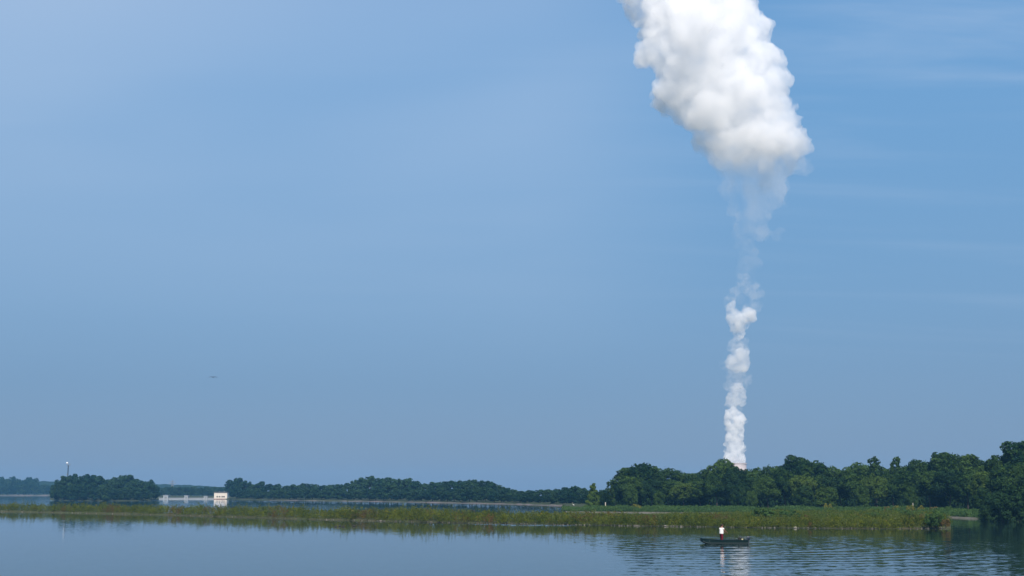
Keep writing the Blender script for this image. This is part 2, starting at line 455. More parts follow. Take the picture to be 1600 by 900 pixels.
def land(name, front, back, profile, m, n=90, wob=0.5, seed=1):
    """strip of land between two shore lines (world points); profile = [(fraction across, height)]"""
    rng = np.random.RandomState(seed)
    fx = np.linspace(0, 1, n)
    def res(pts):
        p = np.array([[q[0], q[1]] for q in pts]); d = np.r_[0, np.cumsum(np.hypot(*np.diff(p, axis=0).T))]; d /= d[-1]
        return np.c_[np.interp(fx, d, p[:, 0]), np.interp(fx, d, p[:, 1])]
    A, B = res(front), res(back)
    w = np.convolve(rng.randn(n + 8), np.ones(5) / 5, 'same')[4:-4] * wob
    A = A + np.c_[np.zeros(n), w]
    vs, k = [], len(profile)
    for i in range(n):
        for t, z in profile:
            p = A[i] * (1 - t) + B[i] * t
            vs.append((p[0], p[1], z + (0.12 * rng.randn() * min(1, max(0, z)) if 0 < t < 1 else 0)))
    fs = [(i * k + j, (i + 1) * k + j, (i + 1) * k + j + 1, i * k + j + 1) for i in range(n - 1) for j in range(k - 1)]
    me = mesh_np(name, vs, fs, m)
    for p in me.polygons: p.use_smooth = True
    return tag(link(bpy.data.objects.new(name, me)), kind='structure')

# marsh strip: its front water line and how deep it is, by photo column
STRIP = [(-60, 798), (0, 799.5), (100, 801.5), (200, 803.5), (300, 806), (400, 809), (500, 812), (600, 814.5), (700, 817), (800, 819), (900, 820.5),
         (1000, 822), (1100, 823.5), (1200, 825), (1300, 826), (1400, 826.3), (1460, 826), (1486, 825)]
SDEPTH = [(-60, 9), (800, 9), (880, 12), (950, 26), (1050, 58), (1200, 64), (1400, 56), (1460, 34), (1486, 12)]
sf = [gp(x, y) for x, y in STRIP]
sb = [p + Vector((p.x / p.y * np.interp(x, *zip(*SDEPTH)), np.interp(x, *zip(*SDEPTH)), 0)) for (x, y), p in zip(STRIP, sf)]
land('marsh_strip', sf, sb, [(0, -0.4), (0.02, 0.02), (0.06, 0.16), (0.25, 0.32), (0.6, 0.36), (0.9, 0.22), (0.97, 0.02), (1, -0.4)], M_SOIL, 160, 0.35, 3)
# right bank with the forest
RBANK = [(878, 795), (884, 800), (900, 800.6), (1000, 801.5), (1100, 802.5), (1200, 803.5), (1300, 804.5), (1400, 806), (1480, 808.5), (1530, 811), (1580, 813), (1700, 815), (1900, 818)]
rf = [gp(x, y) for x, y in RBANK]
rb = [Vector((p.x * 1.35 + 2, p.y + 150, 0)) for p in rf]
land('right_bank', rf, rb, [(0, -0.4), (0.004, 0.04), (0.016, 0.28), (0.03, 0.38), (0.1, 0.55), (0.5, 0.8), (1, 0.8)], M_GRASSLAND, 120, 0.4, 5)
land('sand_shore', [p - Vector((p.x / p.y * 1.2, 1.2, 0)) for p in rf[1:10]], [p + Vector((0, 1.4, 0)) for p in rf[1:10]], [(0, -0.2), (0.3, 0.03), (0.75, 0.16), (1, 0.22)], M_SAND, 90, 0.5, 6)
# far shore
FAR = [(190, 779.2), (345, 780.0), (420, 781.8), (500, 782.6), (600, 784), (700, 786), (800, 788), (890, 791), (960, 793.5)]
ff = [gp(x, y) for x, y in FAR]
fb = [Vector((p.x * 1.5 - 30, p.y + 280, 0)) for p in ff]
land('far_shore', ff, fb, [(0, -0.3), (0.006, 0.1), (0.03, 0.5), (0.2, 0.9), (1, 1.2)], M_GRASSLAND, 100, 0.6, 8)
land('far_beach', [p - Vector((p.x / p.y * 2, 2.5, 0)) for p in ff[2:]], [p + Vector((0, 5.0, 0)) for p in ff[2:]], [(0, -0.2), (0.25, 0.04), (0.8, 0.28), (1, 0.36)], M_MUD, 90, 1.0, 9)
# wooded island on the left and the bank beyond it
il = [gp(x, y) for x, y in ((78, 781.2), (100, 782.2), (160, 782.8), (215, 782.6), (248, 781.5))]
land('wooded_island', il, [p + Vector((p.x / p.y * 70, 70, 0)) for p in il], [(0, -0.3), (0.03, 0.1), (0.1, 0.5), (0.5, 0.9), (0.95, 0.4), (1, -0.3)], M_GRASSLAND, 50, 0.6, 10)
lb = [gp(x, 774.7) for x in (-220, -60, 0, 40, 78, 160)]
land('left_bank', lb, [p + Vector((p.x / p.y * 170, 170, 0)) for p in lb], [(0, -0.3), (0.01, 0.2), (0.05, 0.9), (1, 1.4)], M_GRASSLAND, 60, 0.6, 11)
land('left_beach', [p - Vector((0, 3, 0)) for p in lb], [p + Vector((0, 12, 0)) for p in lb], [(0, -0.2), (0.2, 0.15), (0.8, 0.9), (1, 1.0)], M_MUD, 60, 1.0, 12)
# low ridge far behind
def ridge(name, pts, Y, depth, m, seed):
    rng = np.random.RandomState(seed)
    xs = np.linspace(pts[0][0], pts[-1][0], 90); ys = np.interp(xs, *zip(*pts))
    vs = []
    for x, y in zip(xs, ys):
        top = at(x, y, Y)
        h = top.z + rng.rand() * 1.0
        for t, f in ((-0.6, 0.0), (-0.25, 0.62), (0, 1.0), (0.3, 0.8), (0.5, 0.0)):
            vs.append((top.x, Y + t * depth, max(0.2, h * f) if f else -0.4))
    fs = [(i * 5 + j, (i + 1) * 5 + j, (i + 1) * 5 + j + 1, i * 5 + j + 1) for i in range(89) for j in range(4)]
    me = mesh_np(name, vs, fs, m)
    for p in me.polygons: p.use_smooth = True
    return tag(link(bpy.data.objects.new(name, me)), kind='structure')
M_HILL = mat('wooded_hill', (0.012, 0.028, 0.022), 0.95, 0.05, (0.05, (0.02, 0.04, 0.025), 0.2))
ridge('hills', [(-80, 757), (40, 753.5), (75, 752.5), (120, 753.5), (240, 757), (300, 758.5), (345, 762)], 1440.0, 120.0, M_HILL, 4)
# ground beyond the haze, carrying the cooling tower
sheet('distant_ground', -4000, 4000, BOX[3] + 6, 9000, 0.2, M_GRASSLAND)

# ------------------------------------------------------------------ trees
def quads(pos, nrm, size, rng, aspect=0.75):
    n = len(pos)
    nrm = nrm / (np.linalg.norm(nrm, axis=1, keepdims=True) + 1e-9)
    a = np.cross(nrm, rng.randn(n, 3)); a /= (np.linalg.norm(a, axis=1, keepdims=True) + 1e-9)
    b = np.cross(nrm, a)
    s = size[:, None]
    v = np.stack([pos + a * s, pos + b * s * aspect + nrm * s * 0.25, pos - a * s, pos - b * s * aspect + nrm * s * 0.25], 1).reshape(-1, 3)
    f = np.arange(4 * n).reshape(n, 4)
    return v, f

def crown(name, seed, H, W, base, shape, m, n=5200, leaf=0.185, nl=34):
    rng = np.random.RandomState(seed)
    c, r = [], []
    hh = (H - base)
    for i in range(nl):
        if shape == 'round':
            t = (i + rng.rand()) / nl
            z = base + hh * (0.14 + 0.72 * t)
            env = math.sqrt(max(0.05, 1 - ((t - 0.38) / 0.70) ** 2))
            rad = W / 2 * 0.66 * env
            rr = W * (0.105 + 0.075 * rng.rand()) * (0.75 + 0.35 * env)
            rad *= 1.12
        elif shape == 'cone':
            t = (i + rng.rand()) / nl
            z = base + hh * (0.06 + 0.86 * t)
            rad = W / 2 * 0.62 * (1 - 0.78 * t ** 1.4)
            rr = W * (0.24 * (1 - 0.65 * t) + 0.03)
        elif shape == 'tall':
            t = (i + rng.rand()) / nl
            z = base + hh * (0.10 + 0.80 * t)
            rad = W / 2 * 0.7 * (0.55 + 0.45 * math.sin(math.pi * min(1, t * 1.1 + 0.1)))
            rr = W * (0.10 + 0.08 * rng.rand())
        else:                                   # wispy
            t = (i + rng.rand()) / nl
            z = base + hh * (0.05 + 0.88 * t)
            rad = W / 2 * 0.85 * (1 - 0.45 * t)
            rr = W * (0.055 + 0.06 * rng.rand())
        ang = i * 2.4 + rng.rand() * 1.2
        q = rad * (0.35 + 0.65 * math.sqrt(rng.rand()))
        c.append((math.cos(ang) * q, math.sin(ang) * q, z)); r.append(rr)
    c = np.array(c); r = np.array(r)
    top = c[:, 2] + r * 0.85                                           # scale so the crown ends at H
    c[:, 2] += (H - top.max()) * np.clip((c[:, 2] - base) / hh, 0, 1)
    w = r ** 2; cnt = np.maximum(20, (n * w / w.sum()).astype(int))
    P, Nn = [], []
    for i in range(nl):
        d = rng.randn(cnt[i], 3); d /= np.linalg.norm(d, axis=1, keepdims=True)
        # small clumps: leaves gather around twig ends
        k = max(6, cnt[i] // 14)
        tw = rng.randn(k, 3); tw /= np.linalg.norm(tw, axis=1, keepdims=True)
        d = tw[rng.randint(0, k, cnt[i])] + 0.22 * rng.randn(cnt[i], 3); d /= np.linalg.norm(d, axis=1, keepdims=True)
        rad = r[i] * (0.72 + 0.38 * rng.rand(cnt[i]) ** 0.7)
        p = c[i] + d * rad[:, None] * np.array([1, 1, 0.82])
        keep = np.ones(len(p), bool)
        for j in range(nl):
            if j != i: keep &= (np.linalg.norm((p - c[j]) / np.array([1, 1, 0.82]), axis=1) > 0.62 * r[j])
        P.append(p[keep]); Nn.append(d[keep])
    # inner leaves, so no crown is a hollow shell
    ni = n // 9
    ci = rng.randint(0, nl, ni); d = rng.randn(ni, 3)
    P.append(c[ci] + d * r[ci][:, None] * 0.35); Nn.append(d)
    P = np.concatenate(P); Nn = np.concatenate(Nn)
    Nn = Nn / np.linalg.norm(Nn, axis=1, keepdims=True) + 0.55 * rng.randn(len(P), 3) + np.array([0, 0, 0.35])
    size = leaf * (0.55 + 0.8 * rng.rand(len(P)))
    v, f = quads(P, Nn, size, rng)
    v[:, 2] = np.maximum(v[:, 2], 0.15)
    me = mesh_np(name, v, f, m, np.repeat(rng.rand(len(P)), 4))
    return me, c, r

def trunk(name, seed, H, c, r, m, rad=0.2):
    rng = random.Random(seed)
    mb = MB()
    top = H * 0.72
    pts = [(0, 0, -0.3)] + [(rng.uniform(-.18, .18) * k, rng.uniform(-.18, .18) * k, top * k / 4) for k in range(1, 5)]
    mb.tube(pts, [rad * 1.35, rad, rad * 0.8, rad * 0.55, rad * 0.25], 7)
    for i in rng.sample(range(len(c)), min(7, len(c))):
        zz = max(H * 0.18, c[i][2] - 1.2 - r[i] * 0.5); k = min(4, zz / top * 4)
        a = Vector(pts[1]).lerp(Vector(pts[4]), max(0, min(1, (k - 1) / 3))); a.z = min(zz, top)
        e = Vector(c[i]); mid = a.lerp(e, 0.5) + Vector((0, 0, -0.15))
        mb.tube([a, mid, e], [rad * 0.42, rad * 0.3, rad * 0.1], 5)
    return mb.mesh(name, m, True)

PROTO = {}
def proto(key, seed, H, W, base, shape, m, bark=M_BARK, **kw):
    cm, c, r = crown('crown', seed, H, W, base, shape, m, **kw)
    PROTO.setdefault(key, []).append((cm, trunk('trunk', seed, H, c, r, bark), H, W))
for s in range(5): proto('round', 10 + s, 10, 8.5, 1.2, 'round', M_TREE, n=13000)
for s in range(4): proto('high', 20 + s, 10, 8.5, 3.7, 'round', M_TREE, n=13000)
for s in range(2): proto('high_deep', 26 + s, 10, 8.5, 3.4, 'round', M_TREE_DEEP, n=12000)
for s in range(2): proto('high_yellow', 28 + s, 10, 8.5, 3.4, 'round', M_TREE_YEL, n=12000)
for s in range(3): proto('tall', 30 + s, 12, 7.0, 1.4, 'tall', M_TREE, n=13000, nl=40)
for s in range(2): proto('deep', 40 + s, 10, 8.5, 1.0, 'round', M_TREE_DEEP, n=12000)
for s in range(2): proto('yellow', 50 + s, 8, 7, 0.6, 'round', M_TREE_YEL, n=12000)
proto('cone', 60, 8, 4.4, 0.5, 'cone', M_TREE_YEL, n=8000, nl=18)
for s in range(2): proto('wispy', 70 + s, 12, 6.0, 2.5, 'wispy', M_TREE, bark=M_BARK, n=5200, nl=46, leaf=0.18)
for s in range(5): proto('far', 80 + s, 11, 9.5, 0.3, 'round', M_TREE_FAR, n=5200, leaf=0.36, nl=26)
for s in range(2): proto('far_tall', 90 + s, 13, 8.0, 0.4, 'tall', M_TREE_FAR, n=5200, leaf=0.36, nl=18)

rt = random.Random(77)
def bank_y(px):
    return gp(px, np.interp(px, *zip(*RBANK))).y
def tree(kind, px, top, Y, wpx, label, group, z0=0.6, name='broadleaf_tree'):
    """a tree whose top shows at (px, top), standing at distance Y with a crown wpx wide"""
    cm, tm, H, W = PROTO[kind][rt.randrange(len(PROTO[kind]))]
    p = at(px, top, Y)
    h = max(1.5, p.z - z0); w = wpx * Y / F
    o = empty(name, (p.x, Y, z0), rt.uniform(0, 6.28), (w / W, w / W, h / H))
    tag(o, label, 'tree', group)
    for n_, me in (('trunk', tm), ('crown', cm)):
        link(bpy.data.objects.new(n_, me), o)
    return o

GF = 'trees of the forest on the right bank'
GB = 'trees of the far shore'
# back row of the right-hand forest: it draws the skyline
BACK = [(978, 730, 46, 'tall'), (1000, 722, 46, 'round'), (1022, 728, 40, 'tall'), (1047, 731, 44, 'round'), (1075, 738, 42, 'round'), (1103, 733, 40, 'round'), (1129, 717, 46, 'round'),
        (1180, 731, 46, 'round'), (1207, 727, 44, 'round'), (1243, 711, 46, 'tall'), (1268, 718, 46, 'round'), (1294, 727, 44, 'round'), (1318, 732, 40, 'round'), (1341, 722, 44, 'round'),
        (1367, 713, 34, 'wispy'), (1398, 713, 30, 'wispy'), (1386, 729, 44, 'round'), (1412, 726, 40, 'round'), (1437, 717, 46, 'round'), (1472, 706, 44, 'tall'), (1490, 709, 44, 'round'), (1513, 709, 46, 'tall'),
        (1540, 718, 44, 'round'), (1562, 708, 48, 'round'), (1590, 689, 58, 'tall'), (1632, 684, 64, 'round'), (1685, 686, 70, 'round'), (1745, 690, 74, 'tall')]
LOOK = {'tall': 'tall irregular dark green tree', 'round': 'broad round dark green tree', 'wispy': 'thin wispy tree with open crown', 'deep': 'very dark round tree',
        'yellow': 'small yellow-green tree', 'cone': 'narrow conical bright green tree'}
SPECIAL = {978: 'tall ragged tree at the left end of the right-hand forest skyline', 1129: 'domed tree rising just left of the foot of the steam plume',
           1243: 'tall domed tree standing highest between steam plume and the wispy trees', 1367: 'larger of two thin open-crowned trees above the forest skyline',
           1398: 'smaller dark wisp-topped tree showing above the forest skyline', 1590: 'tallest tree of the forest at the right edge of the picture',
           1180: 'round tree just right of the foot of the steam plume'}
vis = 0
for i, (px, top, w, k) in enumerate(BACK):
    Y = bank_y(px) + 36 + 14 * rt.random()
    vis += px < 1600
    lab = SPECIAL.get(px) or (LOOK[k] + ' on right forest skyline, %s from its left' % ordinal(vis))
    if px > 1600: lab = {1632: 'tree of the right forest just beyond the right edge of the picture', 1685: 'second tree beyond the right edge of the picture', 1745: 'third tree beyond the right edge of the picture'}[px]
    tree(k, px, top, Y, w if k == 'wispy' else w * 1.28, lab, GF, 0.45)
# smaller crowns that fill the dips between the skyline trees
for i in range(26):
    px = 985 + i * 23.5 + rt.uniform(-5, 5)
    skyl = np.interp(px, [t[0] for t in sorted(BACK)], [t[1] for t in sorted(BACK)])
    tree('tall' if i % 3 else 'round', px, skyl + rt.uniform(3, 9) + (9 if 1350 < px < 1412 else 0) + (8 if 1133 < px < 1172 else 0), bank_y(px) + 50 + 10 * rt.random(), rt.uniform(26, 34),
         'smaller crown filling a dip in the right forest skyline, %s from left' % ordinal(i + 1), GF, 0.45)
# middle row
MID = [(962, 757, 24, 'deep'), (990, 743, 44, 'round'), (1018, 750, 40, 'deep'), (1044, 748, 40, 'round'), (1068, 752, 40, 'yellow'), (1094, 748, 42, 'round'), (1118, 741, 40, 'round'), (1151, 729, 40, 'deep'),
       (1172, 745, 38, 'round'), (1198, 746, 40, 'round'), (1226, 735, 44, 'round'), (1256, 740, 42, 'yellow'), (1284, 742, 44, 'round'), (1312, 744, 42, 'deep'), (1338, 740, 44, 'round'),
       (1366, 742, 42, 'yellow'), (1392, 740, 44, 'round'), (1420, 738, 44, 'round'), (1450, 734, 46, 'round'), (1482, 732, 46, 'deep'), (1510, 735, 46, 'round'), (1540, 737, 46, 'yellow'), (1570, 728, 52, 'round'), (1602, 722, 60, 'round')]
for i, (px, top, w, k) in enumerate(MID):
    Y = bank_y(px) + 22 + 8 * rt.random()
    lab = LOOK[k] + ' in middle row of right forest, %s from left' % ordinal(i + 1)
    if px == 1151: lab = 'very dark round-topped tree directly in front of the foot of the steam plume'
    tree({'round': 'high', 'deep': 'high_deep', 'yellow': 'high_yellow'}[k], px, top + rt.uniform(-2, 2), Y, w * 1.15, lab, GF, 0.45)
# front row: lower, with gaps where the shade behind shows
FRONT = [(947, 770, 20, 'deep'), (986, 762, 24, 'round'), (1030, 768, 20, 'round'), (1153, 757, 28, 'round'),
         (1174, 764, 20, 'round'), (1256, 757, 36, 'round'), (1290, 758, 36, 'yellow'), (1346, 758, 24, 'round'), (1424, 760, 22, 'round'), (1535, 760, 34, 'round')]
for i, (px, top, w, k) in enumerate(FRONT):
    Y = bank_y(px) + 13 + 4 * rt.random()
    tree(k, px, top + rt.uniform(-2, 2), Y, w, LOOK[k] + ' in front row of right forest, %s from left' % ordinal(i + 1), GF, 0.4)
# trees filling the depth of the wood
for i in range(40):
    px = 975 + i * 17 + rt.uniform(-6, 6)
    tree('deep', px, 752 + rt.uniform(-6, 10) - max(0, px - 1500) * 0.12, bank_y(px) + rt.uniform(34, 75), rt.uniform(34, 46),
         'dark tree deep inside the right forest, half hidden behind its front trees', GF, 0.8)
tree('cone', 926.5, 755, 296, 23, 'narrow conical bright green tree standing alone left of the right forest', GF, 0.5, 'conical_tree')
tree('deep', 939, 765, 300, 14, 'small dark tree between the lone conical tree and the forest', GF, 0.5)
tree('wispy', 953, 752, 304, 20, 'thin grey-green tree with bare twigs at the left end of the forest', GF, 0.5)

# far shore
FT = [(362, 749, 24), (373, 747, 24), (385, 751, 24), (398, 756, 24), (408, 752, 20), (421, 756, 26), (434, 756, 24), (448, 758, 24), (461, 757, 26), (475, 754, 26), (490, 756, 26), (504, 757, 24), (518, 756, 26),
      (530, 757, 24), (544, 755, 24), (556, 750, 24), (566, 745, 24), (579, 744, 28), (594, 746, 28), (608, 745, 28), (622, 747, 28), (637, 747, 28), (650, 751, 28), (664, 754, 28), (678, 753, 28), (692, 752, 30), (706, 751, 28),
      (722, 750, 30), (738, 749, 30), (752, 750, 28), (765, 752, 28), (779, 757, 26), (792, 762, 24), (804, 765, 20), (816, 766, 24), (830, 765, 24), (844, 764, 24), (857, 764, 22), (870, 764, 24), (884, 761, 26), (897, 758, 28), (911, 763, 24), (924, 765, 22)]
FD = [(x, gp(x, y).y + 31) for x, y in FAR]
for i, (px, top, w) in enumerate(FT):
    Y = np.interp(px, *zip(*FD)) + rt.uniform(0, 22)
    k = 'far_tall' if px in (373, 408, 566) else 'far'
    lab = 'hazy %s tree on the far shore skyline, %s right of the white shed' % ('tall' if k == 'far_tall' else 'round-topped', ordinal(i + 1))
    if i == 1: lab = 'tall hazy tree standing highest just right of the white shed'
    tree(k, px, top + rt.uniform(-1, 1), Y, w, lab, GB, 0.8)
for i in range(46):
    px = 366 + i * 12.3 + rt.uniform(-4, 4)
    skyl = np.interp(px, [t[0] for t in FT], [t[1] for t in FT])
    base = np.interp(px, *zip(*[(x, y) for x, y in FAR]))
    Y = np.interp(px, *zip(*FD)) - 14 - rt.uniform(0, 10)
    tree('far', px, skyl + (base - skyl) * rt.uniform(0.25, 0.5), Y, rt.uniform(22, 30), 'low hazy tree along the water line of the far shore, %s from the left' % ordinal(i + 1), GB, 0.6)
for i in range(12):
    px = 925 + i * 7
    tree('far', px, 768 + rt.uniform(-3, 2), 400 + rt.uniform(0, 20), 22, 'low hazy tree behind the left end of the right forest, %s from left' % ordinal(i + 1), GB, 0.8)
# small trees far behind the weir
for i in range(17):
    px = 244 + i * 7.2 + rt.uniform(-2, 2)
    tree('far', px, 761 + rt.uniform(-1.5, 1.5), 960 + rt.uniform(0, 40), rt.uniform(13, 19), 'small blue-hazed tree behind the concrete weir, %s from the left' % ordinal(i + 1), 'trees behind the weir', 0.9)
# the island
IT = [(86, 756, 16), (93, 748, 20), (104, 742.5, 24), (116, 741.5, 24), (129, 741.5, 24), (142, 742.5, 26), (155, 744, 26), (168, 746.5, 26), (180, 747, 26), (192, 744, 22), (201, 743.5, 24), (213, 747.5, 24), (225, 750, 24), (236, 750.5, 22), (244, 757, 16)]
for i, (px, top, w) in enumerate(IT):
    tree('far_tall' if i % 4 == 2 else 'far', px, top + rt.uniform(-2.2, 1.8), 640 + rt.uniform(0, 24), w * rt.uniform(0.9, 1.25), 'leafy hazy tree of the wooded island on the left, %s from its left end' % ordinal(i + 1), 'trees of the wooded island', 0.7)
for i in range(13):
    px = 89 + i * 12.2 + rt.uniform(-3, 3)
    tree('far', px, 759 + rt.uniform(-4, 4), gp(px, np.interp(px, (78, 100, 160, 215, 248), (781.2, 782.2, 782.8, 782.6, 781.5))).y + rt.uniform(4, 9), rt.uniform(22, 28), 'low spreading tree at the island water line, %s from its left end' % ordinal(i + 1), 'trees of the wooded island', 0.0)
# far left bank
for i in range(9):
    px = -14 + i * 8.6
    tree('far', px, [744, 747, 745, 748, 744.5, 748, 749, 745, 747][i] + rt.uniform(-.5, .5), 1290 + rt.uniform(0, 25), rt.uniform(14, 19),
         'hazy tree on the far left bank, %s from its left' % ordinal(i + 1), 'trees of the far left bank', 1.2)
for i in range(9):
    px = -12 + i * 8.4
    tree('far', px, 758 + rt.uniform(-2, 2), 1272, rt.uniform(14, 19), 'low hazy tree at the foot of the far left bank, %s from its left' % ordinal(i + 1), 'trees of the far left bank', 1.0)
for i in range(5):
    tree('far', 64 + i * 5, 757 + rt.uniform(-2, 2), 1300 + rt.uniform(0, 60), 14, 'small pale hazy tree in the gap left of the island, %s from the left' % ordinal(i + 1), 'trees in the gap left of the island', 1.2)

# ------------------------------------------------------------------ marsh plants, shrubs
def plants(name, spots, m, seed, leafs=16, lw=0.10, spread=0.22, up=0.3, thin=1.0):
    """spots: (x, y, z, height); each plant a spray of small leaves round a leaning stem"""
    rng = np.random.RandomState(seed)
    S = np.array(spots); n = len(S)
    k = leafs
    t = np.sort(rng.rand(n, k), 1) ** 0.8
    lean = rng.randn(n, 1, 2) * 0.12
    P = np.zeros((n, k, 3))
    P[:, :, :2] = S[:, None, :2] + lean * t[:, :, None] * S[:, 3][:, None, None] + rng.randn(n, k, 2) * spread * (1.15 - 0.75 * t[:, :, None])
    P[:, :, 2] = S[:, 2][:, None] + t * S[:, 3][:, None]
    P = P.reshape(-1, 3)
    Nn = rng.randn(len(P), 3) * np.array([1, 1, 0.5]) + np.array([0, 0, up])
    a = rng.randn(len(P), 3) * np.array([0.6, 0.6, 1.0]) + np.array([0, 0, 0.7]); a /= np.linalg.norm(a, axis=1, keepdims=True)
    b = np.cross(a, Nn); b /= np.linalg.norm(b, axis=1, keepdims=True) + 1e-9
    s = (lw * (0.6 + 0.9 * rng.rand(len(P))))[:, None]
    v = np.stack([P - a * s * 1.5, P + b * s * 0.55 * thin, P + a * s * 1.5, P - b * s * 0.55 * thin], 1).reshape(-1, 3)
    v[:, 2] = np.maximum(v[:, 2], 0.03)
    f = np.arange(len(v)).reshape(-1, 4)
    tint = np.clip(np.repeat(rng.rand(n), k) * 0.55 + 0.45 * rng.rand(len(P)), 0, 1)
    me = mesh_np(name, v, f, m, np.repeat(tint, 4))
    return tag(link(bpy.data.objects.new(name, me)), kind='stuff')

rp = random.Random(5)
PXS = np.linspace(-60, 1486, 400)
YF = np.interp(PXS, *zip(*STRIP))
def strip_spot(px, t):
    """point on the marsh strip: photo column px, t metres behind its water line"""
    p = gp(px, np.interp(px, *zip(*STRIP)))
    return p.x * (1 + t / p.y), p.y + t
def zland(t, d):
    return 0.05 + 0.28 * min(1, t / max(1.0, 0.2 * d))
from mathutils import noise as mnoise
def nz(x, y, s, o=0.0):
    return mnoise.noise(Vector((x * s + o, y * s, o)))
sp_front, sp_reed, sp_rust, sp_mead = [], [], [], []
for _ in range(5200):
    px = rp.uniform(-60, 1484)
    d = np.interp(px, *zip(*SDEPTH)); t = rp.uniform(0.25, min(d - 0.4, 9.0)) ** 1.0
    x, y = strip_spot(px, t)
    hn = 0.8 * nz(x, y, 0.11) + 0.9 * nz(x, y, 0.42, 3)
    hh = (0.98 + 0.55 * hn) * (0.55 + 0.45 * min(1, t / 1.6)) * rp.uniform(0.7, 1.25)
    hh *= np.interp(px, (0, 750, 950), (1.30, 1.24, 1.0))
    q = nz(x, y, 0.16, 9)
    spot = (x, y, zland(t, d), max(0.22, hh))
    if q > 0.28 and rp.random() < 0.6: sp_rust.append(spot)
    elif rp.random() < 0.16: sp_reed.append((x, y, zland(t, d), max(0.5, hh * 1.4)))
    else: sp_front.append(spot)
for _ in range(5200):
    px = rp.uniform(905, 1478)
    d = np.interp(px, *zip(*SDEPTH))
    if d < 10: continue
    t = rp.uniform(7, d - 0.5)
    x, y = strip_spot(px, t)
    sp_mead.append((x, y, zland(t, d), (0.45 + 0.35 * nz(x, y, 0.1)) * (1 + 1.1 * min(1, max(0, (px - 1120) / 80))) * rp.uniform(0.7, 1.3)))
plants('marsh_plants', sp_front, M_MARSH, 1, 40, 0.075, 0.27, 0.3, 0.75)
plants('reeds', sp_reed, M_REED, 2, 26, 0.13, 0.12, 0.0, 0.3)
plants('rusty_weeds', sp_rust, M_RUST, 3, 36, 0.07, 0.25, 0.3, 0.75)
plants('meadow_grass', sp_mead, M_MEADOW, 4, 26, 0.085, 0.32, 0.3, 0.7)
# green shrubby fringe of the right bank
RB = RBANK
sp = []
for _ in range(4800):
    px = rp.uniform(880, 1640)
    p = gp(px, np.interp(px, *zip(*RB)))
    t = rp.uniform(0.9, 15)
    x, y = p.x * (1 + t / p.y), p.y + t
    sp.append((x, y, 0.22 + 0.016 * t, max(0.25, (0.95 + 0.6 * nz(x, y, 0.16)) * rp.uniform(0.6, 1.2) * (0.65 if px < 912 or 1183 < px < 1212 else 1) * (0.55 + 0.45 * min(1, t / 3)))))
plants('bank_shrubs', sp, M_SHRUB, 6, 32, 0.10, 0.40, 0.3, 0.9)

# undergrowth in the shade of the wood
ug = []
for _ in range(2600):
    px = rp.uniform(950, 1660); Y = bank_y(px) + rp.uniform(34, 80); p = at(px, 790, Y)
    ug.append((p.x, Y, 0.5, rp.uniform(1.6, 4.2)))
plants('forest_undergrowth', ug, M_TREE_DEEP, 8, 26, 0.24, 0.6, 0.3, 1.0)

def bush_mesh(name, seed, W, H, m, n=3000, leaf=0.075, nl=12):
    me, c, r = crown(name, seed, H, W, 0.05, 'round', m, n=n, leaf=leaf, nl=nl)
    return me
def bush(name, mesh, W, H, loc, w, h, label, cat, group):
    """a bush: stems and leaves"""
    o = empty(name, loc, rp.uniform(0, 6.28), (w / W, w / W, h / H))
    tag(o, label, cat, group)
    link(bpy.data.objects.new('foliage', mesh), o)
    if name not in STEMS:
        mb = MB()
        for k in range(6):
            a = k * 1.05
            mb.tube([(0.03 * math.cos(a), 0.03 * math.sin(a), -0.1), (0.3 * W / 3 * math.cos(a), 0.3 * W / 3 * math.sin(a), H * 0.4), (0.75 * W / 3 * math.cos(a), 0.75 * W / 3 * math.sin(a), H * 0.8)], [0.035, 0.025, 0.01], 5)
        STEMS[name] = mb.mesh('stem', M_BARK, True)
    link(bpy.data.objects.new('stem', STEMS[name]), o)
    return o
STEMS = {}
B_Y = bush_mesh('foliage', 201, 3, 1.6, M_YELLOW); B_O = bush_mesh('foliage', 202, 3, 1.6, M_ORANGE)
B_D = bush_mesh('foliage', 203, 4, 4, M_TREE_DEEP, 7000, 0.11, 26); B_D2 = bush_mesh('foliage', 205, 4, 4, M_TREE_DEEP, 7000, 0.11, 26)
B_G = bush_mesh('foliage', 204, 3, 1.8, M_SHRUB, 4200, 0.075, 16)
YB = [(1293, 797.5, 15, 9, B_Y, 'dull yellow-green flowering bush at the forest edge, leftmost of the yellow bushes'),
      (1386, 796.5, 13, 6, B_O, 'rusty orange bush at the forest edge'), (1402, 796.5, 15, 7, B_Y, 'yellow flowering bush just right of the rusty orange bush'),
      (1423, 797, 16, 8, B_Y, 'yellow-green flowering bush with a slim post beside it'), (1440, 797.5, 14, 8, B_Y, 'yellow flowering bush right of the one beside the slim post'),
      (1459, 798, 18, 7, B_O, 'orange-yellow bush, rightmost of the orange pair'), (1482, 801, 14, 7, B_G, 'low green bush right of the orange-yellow bush'),
      (1541, 800, 13, 9, B_Y, 'bright yellow bush beside the dark bushes at the right edge'), (992, 794.5, 20, 6, B_Y, 'yellow-green bush at the left end of the forest edge'),
      (1254, 798, 12, 6, B_G, 'small green bush on the bank left of the yellow bushes')]
for px, by, w, h, me, lab in YB:
    Y = bank_y(px) + 5 + 2 * rp.random(); p = at(px, by, Y); s = Y / F
    bush('flowering_bush', me, 3, 1.6, (p.x, Y, 0.25), w * s * 1.1, h * s + 0.7, lab, 'bush', 'bushes along the forest edge')
